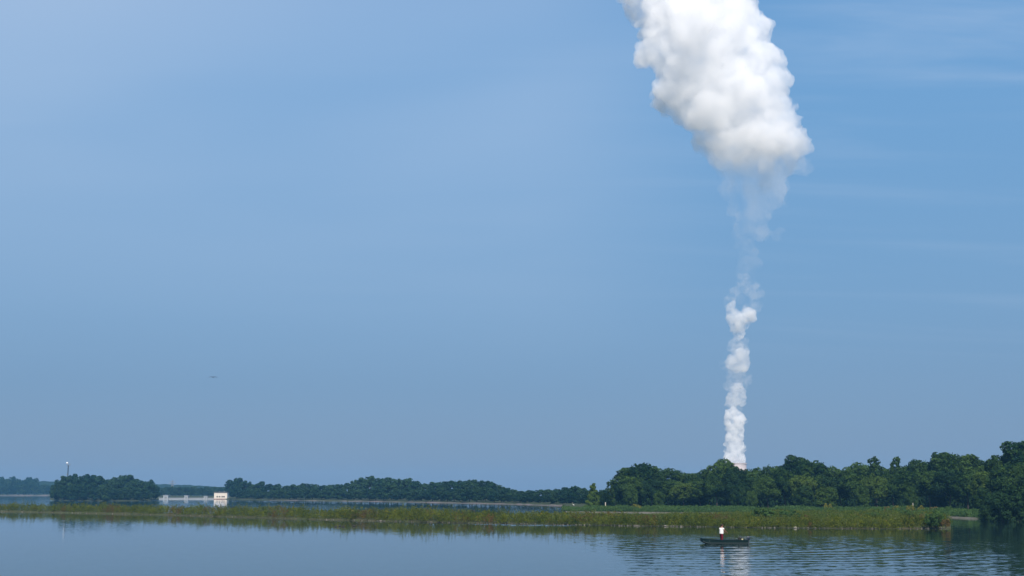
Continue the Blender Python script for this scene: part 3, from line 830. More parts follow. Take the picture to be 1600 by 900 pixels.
# dark bushes hanging over the water at the right edge
DB = [(1547, 811, 26, 24, 'dark low bush at the water, leftmost of the dark bushes at the right edge'), (1572, 812.5, 40, 42, 'dark bush hanging over the water at the right edge, second from its left'),
      (1600, 812.5, 52, 58, 'large dark bush hanging over the water, cut by the right picture edge'), (1636, 813, 60, 70, 'large dark bush beyond the right picture edge'), (1562, 809.5, 40, 44, 'dark bush behind the low one at the right edge')]
for i, (px, by, w, h, lab) in enumerate(DB):
    p = gp(px, by, 0.3); s = p.y / F
    bush('dark_bush', (B_D, B_D2)[i % 2], 4, 4, (p.x, p.y + 1.2, -0.14 * h * s), w * s * 1.15, h * s * 1.14, lab, 'bush', 'dark bushes at the right edge')
# bushes of the marsh
MBU = [(1196, 818, 44, 23, B_G, 'rounded green bush on the marsh behind the boat, tallest of the marsh bushes'), (1228, 818, 44, 20, B_G, 'broad green bush on the marsh right of the tallest one'),
       (1462, 823, 32, 24, B_G, 'dark green bush at the right tip of the marsh strip'), (1478, 823.5, 18, 14, B_O, 'small brownish bush at the very tip of the marsh strip'),
       (1370, 818, 40, 17, B_G, 'wide low green bush on the right part of the marsh'), (1425, 818, 44, 20, B_G, 'wide green bush left of the dark bush at the marsh tip')]
for px, by, w, h, me, lab in MBU:
    p = gp(px, by, 0.25); s = p.y / F
    bush('marsh_bush', me, 3, 1.7, (p.x, p.y, 0.2), w * s, h * s, lab, 'bush', 'bushes on the marsh strip')

# stones along the water line
rs = np.random.RandomState(12)
ico = bmesh.new(); bmesh.ops.create_icosphere(ico, subdivisions=1, radius=1.0)
IV = np.array([v.co[:] for v in ico.verts]); IF = np.array([[v.index for v in f.verts] for f in ico.faces]); ico.free()
V, Fc = [], []
for i in range(420):
    px = rs.uniform(-50, 1486)
    if nz(px * 0.03, 0, 1.0, 5) < -0.12 and rs.rand() < 0.75: continue
    x, y = strip_spot(px, rs.uniform(-0.25, 0.5))
    s = rs.uniform(0.03, 0.10) * (1.9 if rs.rand() < 0.06 else 1)
    V.append(IV * (1 + 0.22 * rs.randn(*IV.shape)) * s * np.array([1.4, 1, 0.7]) + np.array([x, y, 0.06])); Fc.append(IF + 12 * 0 + len(IV) * (len(V) - 1))
me = mesh_np('shore_stones', np.concatenate(V), np.concatenate(Fc), M_STONE)
tag(link(bpy.data.objects.new('shore_stones', me)), kind='stuff')

# ------------------------------------------------------------------ cooling tower and steam
TY = 4000.0
rim = at(1149, 724, TY); rr_ = 17.5 * TY / F
mb = MB(); n = 48
rings = []
for t in np.linspace(0, 1, 13):
    z = 0.2 + (rim.z - 0.2) * t
    rad = rr_ * 0.96 * math.sqrt(1 + ((t - 0.82) / 0.62) ** 2 * 0.55)
    rings.append([(rim.x + rad * math.cos(2 * math.pi * k / n), TY + rad * math.sin(2 * math.pi * k / n), z) for k in range(n)])
tow = empty('cooling_tower', (rim.x, TY, 0))
tag(tow, 'pale cooling tower rim under the steam plume behind the forest', 'cooling tower')
def local(pts): return [[(p[0] - rim.x, p[1] - TY, p[2]) for p in r] for r in pts]
MB().loft(local(rings), caps=False).build('shell', M_TOWER, tow, True)
rt_, rb_ = rr_ * 1.03, rr_ * 0.955
def circ(r, z): return [(r * math.cos(2 * math.pi * k / n), r * math.sin(2 * math.pi * k / n), z) for k in range(n)]
MB().loft([circ(rt_, rim.z - 1.5), circ(rt_, rim.z + 0.6), circ(rb_, rim.z + 0.6), circ(rb_, rim.z - 1.5)], caps=False).build('rim', M_TOWER, tow)

def vol_mat(name, density, color=(0.9995, 0.9995, 0.9995), g=-0.05):
    m = bpy.data.materials.new(name); m.use_nodes = True
    N, L = m.node_tree.nodes, m.node_tree.links
    N.clear()
    out = N.new('ShaderNodeOutputMaterial'); v = N.new('ShaderNodeVolumePrincipled')
    v.inputs['Color'].default_value = (*color, 1)
    v.inputs['Density'].default_value = density
    v.inputs['Density Attribute'].default_value = ''
    v.inputs['Anisotropy'].default_value = g
    L.new(v.outputs[0], out.inputs['Volume'])
    return m

def sphere_cloud(spheres, seed, levels, voxel, shrink=(0.36, 0.40), kids=(22, 9), bulge=0.84):
    """billows: every ball carries smaller balls on its skin; returns vertices and faces of all of them"""
    rng = np.random.RandomState(seed)
    allc = [np.array(s, float) for s in spheres]           # x y z r
    cur = allc
    for lv in range(levels):
        nxt = []
        for s in cur:
            for _ in range(kids[lv]):
                d = rng.randn(3); d /= np.linalg.norm(d)
                r = s[3] * shrink[lv] * (0.65 + 0.7 * rng.rand())
                nxt.append(np.r_[s[:3] + d * s[3] * bulge * (0.95 + 0.15 * rng.rand()), r])
        allc = allc + nxt; cur = nxt
    A = np.array(allc)
    V = (IVS[None] * A[:, 3][:, None, None] + A[:, None, :3]).reshape(-1, 3)
    Fa = (IFS[None] + (np.arange(len(A)) * len(IVS))[:, None, None]).reshape(-1, 3)
    return V, Fa
b2 = bmesh.new(); bmesh.ops.create_icosphere(b2, subdivisions=2, radius=1.0)
IVS = np.array([v.co[:] for v in b2.verts]); IFS = np.array([[v.index for v in f.verts] for f in b2.faces]); b2.free()

def steam(name, pxs, m, parent, seed, levels=2, voxel=3.5, disp=((30, 10),), depth=0.6, **kw):
    """pxs: (px, py, radius px) balls of the billow, at the tower's distance"""
    rng = random.Random(seed)
    sph = []
    for q in pxs:
        r = q[2] * TY / F * 1.02
        dy = (q[3] if len(q) > 3 else rng.uniform(-depth, depth) * 40) * TY / F
        p = at(q[0], q[1], TY)
        sph.append((p.x - rim.x, dy, p.z, r))
    V, Fa = sphere_cloud(sph, seed, levels, voxel, **kw)
    me = mesh_np(name, V, Fa, m)
    o = link(bpy.data.objects.new(name, me), parent)
    md = o.modifiers.new('remesh', 'REMESH'); md.mode = 'VOXEL'; md.voxel_size = voxel
    for sc_, st in disp:
        tx = bpy.data.textures.new('billow', 'CLOUDS'); tx.noise_scale = sc_; tx.noise_depth = 3
        dm = o.modifiers.new('displace', 'DISPLACE'); dm.texture = tx; dm.strength = st; dm.mid_level = 0.55; dm.texture_coords = 'GLOBAL'
    dg = bpy.context.evaluated_depsgraph_get()
    nm = bpy.data.meshes.new_from_object(o.evaluated_get(dg), preserve_all_data_layers=False, depsgraph=dg)
    o.modifiers.clear(); o.data = nm; nm.name = name
    nm.materials.clear(); nm.materials.append(m)
    return o

def steam_mat(name, density, scale, lo, hi, step, stretch=(1, 1, 1), zfade=None, g=0.0):
    """torn steam: density broken up by turbulence; zfade = heights between which it thickens"""
    m = vol_mat(name, density, g=g)
    N, L = m.node_tree.nodes, m.node_tree.links
    v = [n for n in N if n.type == 'PRINCIPLED_VOLUME'][0]
    t = N.new('ShaderNodeTexCoord'); mp = N.new('ShaderNodeMapping'); mp.inputs['Scale'].default_value = stretch
    L.new(t.outputs['Object'], mp.inputs[0])
    n = N.new('ShaderNodeTexNoise'); n.inputs['Scale'].default_value = 1.0 / scale; n.inputs['Detail'].default_value = 4; n.inputs['Roughness'].default_value = 0.6; n.inputs['Distortion'].default_value = 0.3
    L.new(mp.outputs[0], n.inputs['Vector'])
    r = N.new('ShaderNodeMapRange'); r.interpolation_type = 'SMOOTHSTEP'
    r.inputs['From Min'].default_value = lo; r.inputs['From Max'].default_value = hi; r.inputs['To Max'].default_value = density
    L.new(n.outputs['Fac'], r.inputs['Value'])
    out = r.outputs[0]
    if zfade:
        sp_ = N.new('ShaderNodeSeparateXYZ'); L.new(t.outputs['Object'], sp_.inputs[0])
        z = N.new('ShaderNodeMapRange'); z.interpolation_type = 'SMOOTHSTEP'
        z.inputs['From Min'].default_value = zfade[0]; z.inputs['From Max'].default_value = zfade[1]; z.inputs['To Min'].default_value = zfade[2]
        L.new(sp_.outputs['Z'], z.inputs['Value'])
        k = N.new('ShaderNodeMath'); k.operation = 'MULTIPLY'; L.new(out, k.inputs[0]); L.new(z.outputs[0], k.inputs[1]); out = k.outputs[0]
    L.new(out, v.inputs['Density'])
    m.cycles.volume_step_rate = step
    return m

plume = empty('steam_plume', (rim.x, TY, 0))
tag(plume, 'white steam plume rising from the cooling tower to a billowing head', 'steam plume')
def zp(py): return at(1150, py, TY).z
V_HEAD = steam_mat('steam_dense', 0.020, 60, 0.28, 0.58, 0.15, zfade=(zp(285), zp(212), 0.015))
V_COL = steam_mat('steam_column_dense', 0.085, 18, 0.35, 0.66, 0.12)
V_PUFF = steam_mat('steam_medium', 0.052, 30, 0.30, 0.76, 0.12)
V_SOFT = steam_mat('steam_soft', 0.0095, 24, 0.38, 0.66, 0.12)
V_WISP = steam_mat('steam_wisp_soft', 0.022, 60, 0.35, 0.60, 0.12)
V_THIN = steam_mat('steam_thin', 0.0080, 85, 0.36, 0.80, 0.15, (1, 1, 0.6))
HEAD = [(1110, 60, 76), (1080, 108, 60), (1145, 110, 64), (1065, 150, 40), (1120, 165, 55), (1175, 165, 52), (1212, 200, 42), (1160, 208, 46), (1122, 215, 34), (1236, 226, 30), (1190, 228, 34), (1018, 84, 26), (1040, 62, 38),
        (1100, 0, 70), (1148, 24, 44), (1176, 48, 26), (1196, 95, 26), (1206, 130, 25), (1226, 165, 20), (1060, 20, 40), (1110, -70, 74), (1050, -60, 44), (1160, -50, 44), (1150, 245, 30), (1205, 250, 34), (1175, 268, 34), (1215, 260, 28), (1140, 256, 28)]
steam('steam_head', HEAD, V_HEAD, plume, 21, 2, 4.0, ((110, 40), (34, 12), (12, 5)), 0.3)
steam('steam_wisp', [(1002, 6, 28), (1028, 25, 32), (996, -30, 40), (1040, -10, 40), (1014, 46, 20), (1060, 0, 44), (1006, 92, 16)], V_WISP, plume, 22, 1, 4, ((60, 20), (20, 8)))
steam('steam_veil', [(1190, 238, 58, 0), (1140, 244, 36, 0), (1225, 250, 34, 0), (1185, 275, 44, 0), (1165, 300, 32, 0), (1200, 300, 28, 0), (1172, 335, 28, 0), (1160, 358, 17, 0), (1184, 362, 17, 0), (1166, 388, 18, 0), (1172, 412, 18, 0), (1168, 432, 18, 0), (1163, 455, 17, 0), (1216, 365, 11, 0), (1155, 330, 16, 0)], V_THIN, plume, 24, 2, 5, ((80, 50), (24, 16)))
steam('steam_puff', [(1153, 510, 13, 0), (1149, 497, 14, 0), (1141, 482, 10, 0), (1160, 500, 13, 0), (1155, 524, 9, 0), (1172, 492, 12, 0)], V_PUFF, plume, 25, 1, 2.5, ((40, 20), (14, 6)))
steam('steam_wisp', [(1170, 490, 14, 0), (1180, 476, 12, 0), (1181, 462, 12, 0), (1174, 450, 13, 0), (1162, 440, 13, 0), (1138, 470, 10, 0), (1155, 536, 13, 0), (1148, 455, 9, 0)], V_SOFT, plume, 26, 1, 3, ((40, 20), (16, 10)))
steam('steam_puff', [(1155, 556, 14, 0), (1150, 566, 14, 0), (1160, 566, 12, 0)], V_PUFF, plume, 27, 1, 2.5, ((40, 16), (14, 6)))
steam('steam_wisp', [(1136, 570, 10, 0), (1152, 582, 17, 0), (1158, 595, 15, 0), (1148, 600, 15, 0), (1150, 638, 11, 0), (1165, 600, 10, 0), (1150, 540, 14, 0)], V_SOFT, plume, 28, 1, 3, ((40, 18), (16, 10)))
steam('steam_puff', [(1153, 610, 12, 0), (1149, 622, 13, 0), (1142, 630, 10, 0), (1157, 622, 11, 0)], V_PUFF, plume, 29, 1, 2.5, ((40, 16), (14, 6)))
steam('steam_column', [(1143, 650, 12, 0), (1153, 655, 12.5, 0), (1146, 663, 13, 0), (1151, 671, 13, 0), (1147, 679, 13, 0), (1150, 687, 13, 0), (1147, 695, 13.5, 0), (1149, 703, 14, 0), (1148, 711, 14.5, 0), (1149, 718, 15, 0), (1149, 725, 15, 0), (1146, 645, 9, 0)], V_COL, plume, 30, 2, 2.5, ((30, 10), (12, 6)), kids=(14, 8))

# ------------------------------------------------------------------ weir, shed, mast, pylon
WY = 740.0
W0 = at(292, 779, WY); ws = WY / F
weir = empty('concrete_weir', (W0.x, WY, 0))
tag(weir, 'long low pale concrete weir with three gate blocks left of the white shed', 'weir')
def wx(px): return (px - 292) * ws
for a, b in ((249, 256.5), (264, 289), (294.5, 319), (324.5, 336)):
    MB().box(((wx(a) + wx(b)) / 2, 0, 0.35), (wx(b) - wx(a), 1.4, 0.9)).box(((wx(a) + wx(b)) / 2, -0.1, 0.86), (wx(b) - wx(a), 1.8, 0.12)).build('wall_span', M_CONCRETE, weir)
for a, b, h in ((256.5, 264, 2.1), (289, 294.5, 1.9), (319, 324.5, 1.6)):
    g = MB().box(((wx(a) + wx(b)) / 2, -0.2, h / 2 - 0.2), (wx(b) - wx(a), 2.6, h + 0.4)).build('gate_block', M_CONCRETE, weir)
    MB().box(((wx(a) + wx(b)) / 2, -0.2, h + 0.12), (wx(b) - wx(a) + 0.5, 3.0, 0.24)).build('cap', M_CONCRETE, g)
    MB().box(((wx(a) + wx(b)) / 2, -1.52, h * 0.45), ((wx(b) - wx(a)) * 0.5, 0.06, h * 0.5)).build('gate', M_STEEL, g)
S0 = at(346, 780, WY - 4)
shed = empty('boat_house', (S0.x, WY - 4, 0))
tag(shed, 'small white flat-roofed shed with four windows at the water edge', 'shed')
hw = 20.0 * ws / 2; hh_ = 3.7
MB().box((0, 0, 0.05), (2 * hw + 0.2, 5.2, 0.6)).build('base', M_BRICK, shed)
MB().box((0, 0, 0.35 + (hh_ - 0.35) / 2), (2 * hw, 5.0, hh_ - 0.35)).build('wall', M_WHITE_WALL, shed)
rf_ = MB().box((0, 0, hh_ + 0.25), (2 * hw + 0.5, 5.5, 0.5)).build('roof', M_ROOF, shed)
for k, px in enumerate((341, 344.6, 348.6, 351.4)):
    x = (px - 346) * ws
    w_ = MB().box((x, -2.5, 1.45), (0.95, 0.12, 0.95)).build('window_frame', M_WHITE_WALL, shed)
    MB().box((x, -2.565, 1.45), (0.75, 0.03, 0.75)).build('pane', M_GLASS, w_)
for k in range(2):
    MB().box(((-1.3 + 2.6 * k), 0.6, hh_ + 0.6), (0.5, 0.5, 0.6)).build('roof_vent', M_STEEL, rf_)
# mast
mp = at(105, 760, 900.0); ms = 900.0 / F
mast = empty('radio_mast', (mp.x, 900.0, 0.0))
tag(mast, 'slim grey mast with a white ball rising behind the wooded island', 'mast')
mh = at(105, 727, 900.0).z
MB().tube([(0, 0, 0), (0, 0, mh * 0.5), (0, 0, mh)], [0.55, 0.45, 0.36], 8).build('pole', M_MOTOR_LEG, mast)
MB().box((0.1, 0, mh + 0.12), (2.4, 0.5, 0.3)).tube([(0.9, 0, mh), (1.5, 0, mh + 1.0)], 0.16, 6).tube([(-0.9, 0, mh + 0.2), (-0.9, 0, mh + 0.9)], 0.2, 6).build('bracket', M_STEEL, mast)
MB().ball((-0.9, 0, mh + 1.55), 0.72, 2).build('ball', M_WHITE, mast, True)
MB().tube([(0.1, 0, mh), (0.1, 0, mh + 2.4)], 0.07, 5).build('antenna', M_STEEL, mast)
MB().box((-0.45, -0.2, mh * 0.72), (0.5, 0.4, 0.9)).build('cabinet', M_STEEL, mast)
# pylon
py_ = at(269, 765, 1180.0)
pyl = empty('power_pylon', (py_.x, 1180.0, 0.0))
tag(pyl, 'faint lattice power pylon in the haze behind the weir', 'pylon')
ph_ = at(269, 750.5, 1180.0).z
for sx_ in (-1, 1):
    for sy_ in (-1, 1):
        MB().tube([(sx_ * 2.0, sy_ * 2.0, 0), (sx_ * 0.6, sy_ * 0.6, ph_ * 0.75), (sx_ * 0.15, sy_ * 0.15, ph_)], 0.14, 4).build('leg', M_STEEL, pyl)
for zf, wd in ((0.80, 3.6), (0.93, 2.6)):
    MB().tube([(-wd, 0, ph_ * zf), (0, 0, ph_ * zf + 0.5), (wd, 0, ph_ * zf)], 0.15, 4).box((0, 0, ph_ * zf), (2 * wd, 0.3, 0.2)).build('crossarm', M_STEEL, pyl)
mb = MB()
for k in range(6):
    z0_, z1_ = ph_ * k / 8, ph_ * (k + 1) / 8
    w0_ = 2.0 - 1.4 * min(1, (k / 8) / 0.75); w1_ = 2.0 - 1.4 * min(1, ((k + 1) / 8) / 0.75)
    for s in (-1, 1):
        mb.tube([(-w0_, s * w0_, z0_), (w1_, s * w1_, z1_)], 0.07, 4); mb.tube([(w0_, s * w0_, z0_), (-w1_, s * w1_, z1_)], 0.07, 4)
mb.build('bracing', M_STEEL, pyl)

# ------------------------------------------------------------------ posts, log, birds
p = at(946, 792, bank_y(946) + 9); pst = MB().tube([(0, 0, -0.3), (0.02, 0, 0.9), (0, 0, 1.75)], [0.11, 0.105, 0.10], 8).build('marker_post', M_WOOD_PALE)
pst.location = (p.x, p.y, 0.4); tag(pst, 'short pale wooden post at the left end of the right forest', 'post')
p = at(1427, 800, bank_y(1427) + 9.5); pst = MB().tube([(0, 0, -0.3), (0.02, 0, 1.2), (0, 0, 2.0)], [0.06, 0.055, 0.05], 8).build('marker_post', M_WOOD_PALE)
pst.location = (p.x, p.y, 0.4); tag(pst, 'slim post standing behind the yellow-green bush', 'post')
p = at(940.5, 791.5, bank_y(940) + 8)
rk = MB().ball((0, 0, 0.12), (0.45, 0.3, 0.34), 2)
rk.v = [tuple(c * (1 + 0.13 * math.sin(7 * v[0] + 5 * v[1] + 11 * v[2])) for c in v) for v in rk.v]
rk = rk.build('rock', M_STONE, None); rk.location = (p.x, p.y, 1.25); tag(rk, 'pale rounded rock beside the short wooden post', 'rock')
rk.location.z = 0.8
# driftwood
p = gp(217, 802.6)
lg = MB()
lg.tube([(-1.75, 0.1, 0.10), (-0.8, 0.0, 0.13), (0.3, 0.05, 0.12), (1.1, -0.02, 0.12), (1.8, 0.12, 0.09)], [0.12, 0.17, 0.18, 0.16, 0.10], 10)
lg.tube([(0.5, 0.05, 0.18), (0.75, 0.1, 0.42)], [0.06, 0.03], 6)
lg = lg.build('driftwood_log', M_WOOD_PALE, None, True)
lg.location = (p.x, p.y - 1.5, 0.0); tag(lg, 'pale bleached log lying at the water edge of the marsh strip', 'log')

def egret(loc, flip, s, label, group=None):
    o = empty('white_bird', loc, 0.0 if not flip else math.pi, (s, s, s)); tag(o, label, 'bird', group)
    b = MB().loft([[(cx + 0, r * math.cos(a), cz + r * 1.15 * math.sin(a)) for a in np.linspace(0, 2 * math.pi, 10, endpoint=False)]
                   for cx, cz, r in ((-0.30, 0.34, 0.01), (-0.18, 0.40, 0.06), (0.0, 0.47, 0.10), (0.12, 0.54, 0.075), (0.17, 0.62, 0.035), (0.13, 0.72, 0.028), (0.16, 0.82, 0.028), (0.20, 0.86, 0.04), (0.25, 0.86, 0.02))])
    b.build('body', M_FEATHER, o, True)
    MB().tube([(0.24, 0, 0.86), (0.36, 0, 0.84)], [0.016, 0.004], 6).build('beak', M_BEAK, o)
    for k in (-1, 1):
        MB().tube([(0.0, 0.03 * k, 0.42), (-0.02, 0.03 * k, 0.2), (0.01, 0.03 * k, 0.0), (0.08, 0.03 * k, -0.01)], 0.012, 5).build('leg', M_FEATHER_DARK, o)
    return o
ge = 'white birds on the right bank'
p = gp(1193, 794.3, 0.6); egret((p.x, p.y, 0.62), True, 1.0, 'white wading bird behind the tallest marsh bush, left of the pair', ge)
p = gp(1199.8, 794.0, 0.6); egret((p.x, p.y, 0.62), False, 0.9, 'white wading bird behind the tallest marsh bush, right of the pair', ge)
p = at(896, 791.5, 300); egret((p.x, p.y, p.z), True, 0.9, 'lone white bird on the shrubby left end of the right bank', ge)

def duck(px, py, rz, lab):
    p = gp(px, py)
    o = empty('duck', (p.x, p.y, 0), rz, (0.8, 0.8, 0.8)); tag(o, lab, 'duck', 'ducks on the water before the marsh')
    MB().loft([[(cx, r * math.cos(a), max(-0.05, cz + r * 0.85 * math.sin(a))) for a in np.linspace(0, 2 * math.pi, 10, endpoint=False)]
               for cx, cz, r in ((-0.30, 0.14, 0.01), (-0.2, 0.10, 0.08), (0, 0.08, 0.13), (0.14, 0.10, 0.10), (0.19, 0.18, 0.05), (0.20, 0.25, 0.055), (0.27, 0.25, 0.05), (0.30, 0.24, 0.015))]).build('body', M_FEATHER_DARK, o, True)
    MB().box((0.345, 0, 0.235), (0.1, 0.04, 0.02)).build('bill', M_BEAK, o)
duck(525, 823.5, 0.2, 'dark duck on calm water below the marsh, leftmost of the four')
duck(531, 822.6, 2.9, 'dark duck second from the left of the four ducks')
duck(536.5, 823.4, 0.0, 'dark duck third from the left of the four ducks')
duck(553.5, 822.6, 0.3, 'dark duck swimming apart to the right of the other three')

# flying gull
gpos = at(333, 589.5, 210.0)
gl = empty('flying_bird', gpos, 0.4, (1.2, 1.2, 1.35)); tag(gl, 'dark bird flying alone in the sky with drooping wings', 'bird')
MB().loft([[(r * math.cos(a), cy_, r * math.sin(a)) for a in np.linspace(0, 2 * math.pi, 8, endpoint=False)] for cy_, r in ((-0.3, 0.01), (-0.18, 0.05), (0.0, 0.075), (0.14, 0.05), (0.2, 0.045), (0.27, 0.012))]).build('body', M_FEATHER_DARK, gl, True)
for s in (-1, 1):
    w_ = MB()
    rings = []
    for x, z, c0, c1 in ((0.04, 0.03, -0.12, 0.12), (0.22, 0.09, -0.10, 0.12), (0.36, 0.06, -0.10, 0.08), (0.55, -0.10, -0.12, -0.03)):
        rings.append([(s * x, c0, z), (s * x, (c0 + c1) / 2, z + 0.025), (s * x, c1, z), (s * x, (c0 + c1) / 2, z - 0.01)])
    w_.loft(rings).build('wing', M_FEATHER_DARK, gl)

# ------------------------------------------------------------------ boat
BR = 0.03
boat = empty('rowing_boat', (BOAT.x, BOAT.y + 0.7, 0.0), BR)
tag(boat, 'dark green flat-bottomed fishing boat carrying a standing man', 'boat')
BL = 2.10
def station(x, inset=0.0):
    """hull cross-section at x (-BL bow .. +BL stern): half widths and heights"""
    t = (x + BL) / (2 * BL)
    beam = 0.34 + 0.34 * min(1, t / 0.38) ** 0.7
    rise = 0.34 * max(0, 1 - t / 0.20) ** 1.5            # raked bow
    sheer = 0.33 + 0.15 * max(0, 1 - t / 0.45) ** 2
    zb = -0.10 + rise + inset
    return [(x, -beam + inset, sheer), (x, -beam * 0.92 + inset, max(0.09, zb + 0.1)), (x, -beam * 0.80 + inset, zb), (x, beam * 0.80 - inset, zb), (x, beam * 0.92 - inset, max(0.09, zb + 0.1)), (x, beam - inset, sheer)]
xs = [-BL, -BL * 0.93, -BL * 0.85, -BL * 0.72, -BL * 0.5, -BL * 0.2, BL * 0.2, BL * 0.6, BL]
h_ = MB()
outer = [station(x) for x in xs]; inner = [station(min(max(x, -BL + 0.05), BL - 0.05), 0.03) for x in xs]
h_.loft(outer, closed=False); h_.loft(inner, closed=False)
nO = len(xs) * 6
def strip_faces(a, b):
    h_.f.append(tuple(a + b))
for i in range(len(xs) - 1):
    for e in (0, 5):
        h_.f.append((i * 6 + e, (i + 1) * 6 + e, nO + (i + 1) * 6 + e, nO + i * 6 + e))
for i in (0, len(xs) - 1):
    h_.f.append(tuple(i * 6 + k for k in range(6))); h_.f.append(tuple(nO + i * 6 + k for k in range(6)))
    h_.f.append((i * 6, i * 6 + 5, nO + i * 6 + 5, nO + i * 6))
h_.build('hull', M_HULL, boat)
for s in (0, 5):
    MB().tube([Vector(station(x)[s]) + Vector((0, 0, 0.012)) for x in xs], 0.026, 6).build('gunwale', M_HULL, boat)
for s in (1, 4):
    MB().tube([Vector((x, station(x)[s][1] * 1.012, 0.075 + 0.30 * max(0, 1 - ((x + BL) / (2 * BL)) / 0.13) ** 1.5)) for x in xs[1:]], 0.008, 6).build('chine_strip', M_TRIM, boat)
for x in (-1.25, 0.55, 1.55):
    st = station(x)
    MB().box((x, 0, 0.27), (0.30, 2 * abs(st[0][1]) - 0.09, 0.04)).box((x, 0, 0.13), (0.22, 2 * abs(st[2][1]) - 0.10, 0.24)).build('bench', M_BENCH, boat)
MB().box((0.0, 0, -0.045), (2.7, 1.0, 0.02)).build('floor', M_HULL_IN, boat)
# outboard motor
mo = MB().loft([[(BL + 0.14 + dx * sxx, dy * syy, z) for dx, dy in ((-.16, -.1), (.08, -.11), (.17, -.06), (.17, .06), (.08, .11), (-.16, .1))] for z, sxx, syy in ((0.36, 0.8, 0.8), (0.42, 1.0, 1.0), (0.56, 1.02, 1.0), (0.64, 0.8, 0.8), (0.66, 0.5, 0.5))]).build('outboard_motor', M_MOTOR, boat)
MB().box((BL + 0.13, 0, 0.06), (0.13, 0.07, 0.62)).box((BL + 0.18, 0, -0.22), (0.36, 0.16, 0.02)).box((BL + 0.02, 0, 0.32), (0.10, 0.22, 0.16)).build('motor_leg', M_MOTOR_LEG, mo)
MB().tube([(BL, 0, 0.42), (BL - 0.30, -0.06, 0.47), (BL - 0.48, -0.1, 0.49)], [0.02, 0.018, 0.022], 6).build('tiller', M_MOTOR_LEG, mo)
pr = MB()
for k in range(3):
    a = k * 2.094
    pr.add([(BL + 0.36, 0.02 * math.cos(a), -0.36 + 0.02 * math.sin(a)), (BL + 0.33, 0.10 * math.cos(a - .4), -0.36 + 0.10 * math.sin(a - .4)), (BL + 0.37, 0.12 * math.cos(a), -0.36 + 0.12 * math.sin(a)), (BL + 0.39, 0.09 * math.cos(a + .4), -0.36 + 0.09 * math.sin(a + .4))], [(0, 1, 2, 3)])
pr.tube([(BL + 0.2, 0, -0.36), (BL + 0.42, 0, -0.36)], [0.045, 0.015], 8).build('propeller', M_MOTOR_LEG, mo)

MATB = Matrix.Translation(boat.location) @ Matrix.Rotation(BR, 4, 'Z')
def in_boat(x, y, z): return MATB @ Vector((x, y, z))
bg = MB().loft([[(dx * s, dy * s, z) for dx, dy in ((-.22, -.15), (.22, -.15), (.25, 0), (.22, .15), (-.22, .15), (-.25, 0))] for z, s in ((0.0, 0.95), (0.06, 1.0), (0.20, 0.92), (0.26, 0.6))]).tube([(-.12, 0, .25), (-.08, 0, .33), (.08, 0, .33), (.12, 0, .25)], 0.015, 6).build('tackle_bag', M_BAG)
bg.location = in_boat(1.28, -0.1, 0.155); bg.location = in_boat(1.55, 0.1, 0.29); bg.rotation_euler.z = 0.3
tag(bg, 'dark bag resting on the stern bench of the boat', 'bag')
tb = MB().loft([[(r * math.cos(a), r * math.sin(a), z) for a in np.linspace(0, 2 * math.pi, 12, endpoint=False)] for z, r in ((0, 0.06), (0.13, 0.075), (0.14, 0.08), (0.155, 0.08))]).build('bait_tub', M_TUB)
tb.location = in_boat(1.62, -0.32, 0.29); tag(tb, 'small pale yellow tub on the stern bench of the boat', 'tub')

# ------------------------------------------------------------------ the man in the boat
def skin_mesh(name, verts, edges, m, sub=2, root=0):
    me = bpy.data.meshes.new(name)
    me.from_pydata([v[:3] for v in verts], edges, [])
    o = bpy.data.objects.new(name, me); COL.objects.link(o)
    md = o.modifiers.new('skin', 'SKIN'); md.use_smooth_shade = True
    lay = me.skin_vertices[0].data if me.skin_vertices else me.attributes
    for i, v in enumerate(verts):
        d = me.skin_vertices[0].data[i]
        r = v[3]
        d.radius = r if hasattr(r, '__len__') else (r, r)
        d.use_root = (i == root)
    sb_ = o.modifiers.new('subdivision', 'SUBSURF'); sb_.levels = sub; sb_.render_levels = sub
    dg = bpy.context.evaluated_depsgraph_get()
    nm = bpy.data.meshes.new_from_object(o.evaluated_get(dg), depsgraph=dg)
    bpy.data.objects.remove(o); bpy.data.meshes.remove(me)
    nm.name = name; nm.materials.clear(); nm.materials.append(m)
    for p in nm.polygons: p.use_smooth = True
    return nm
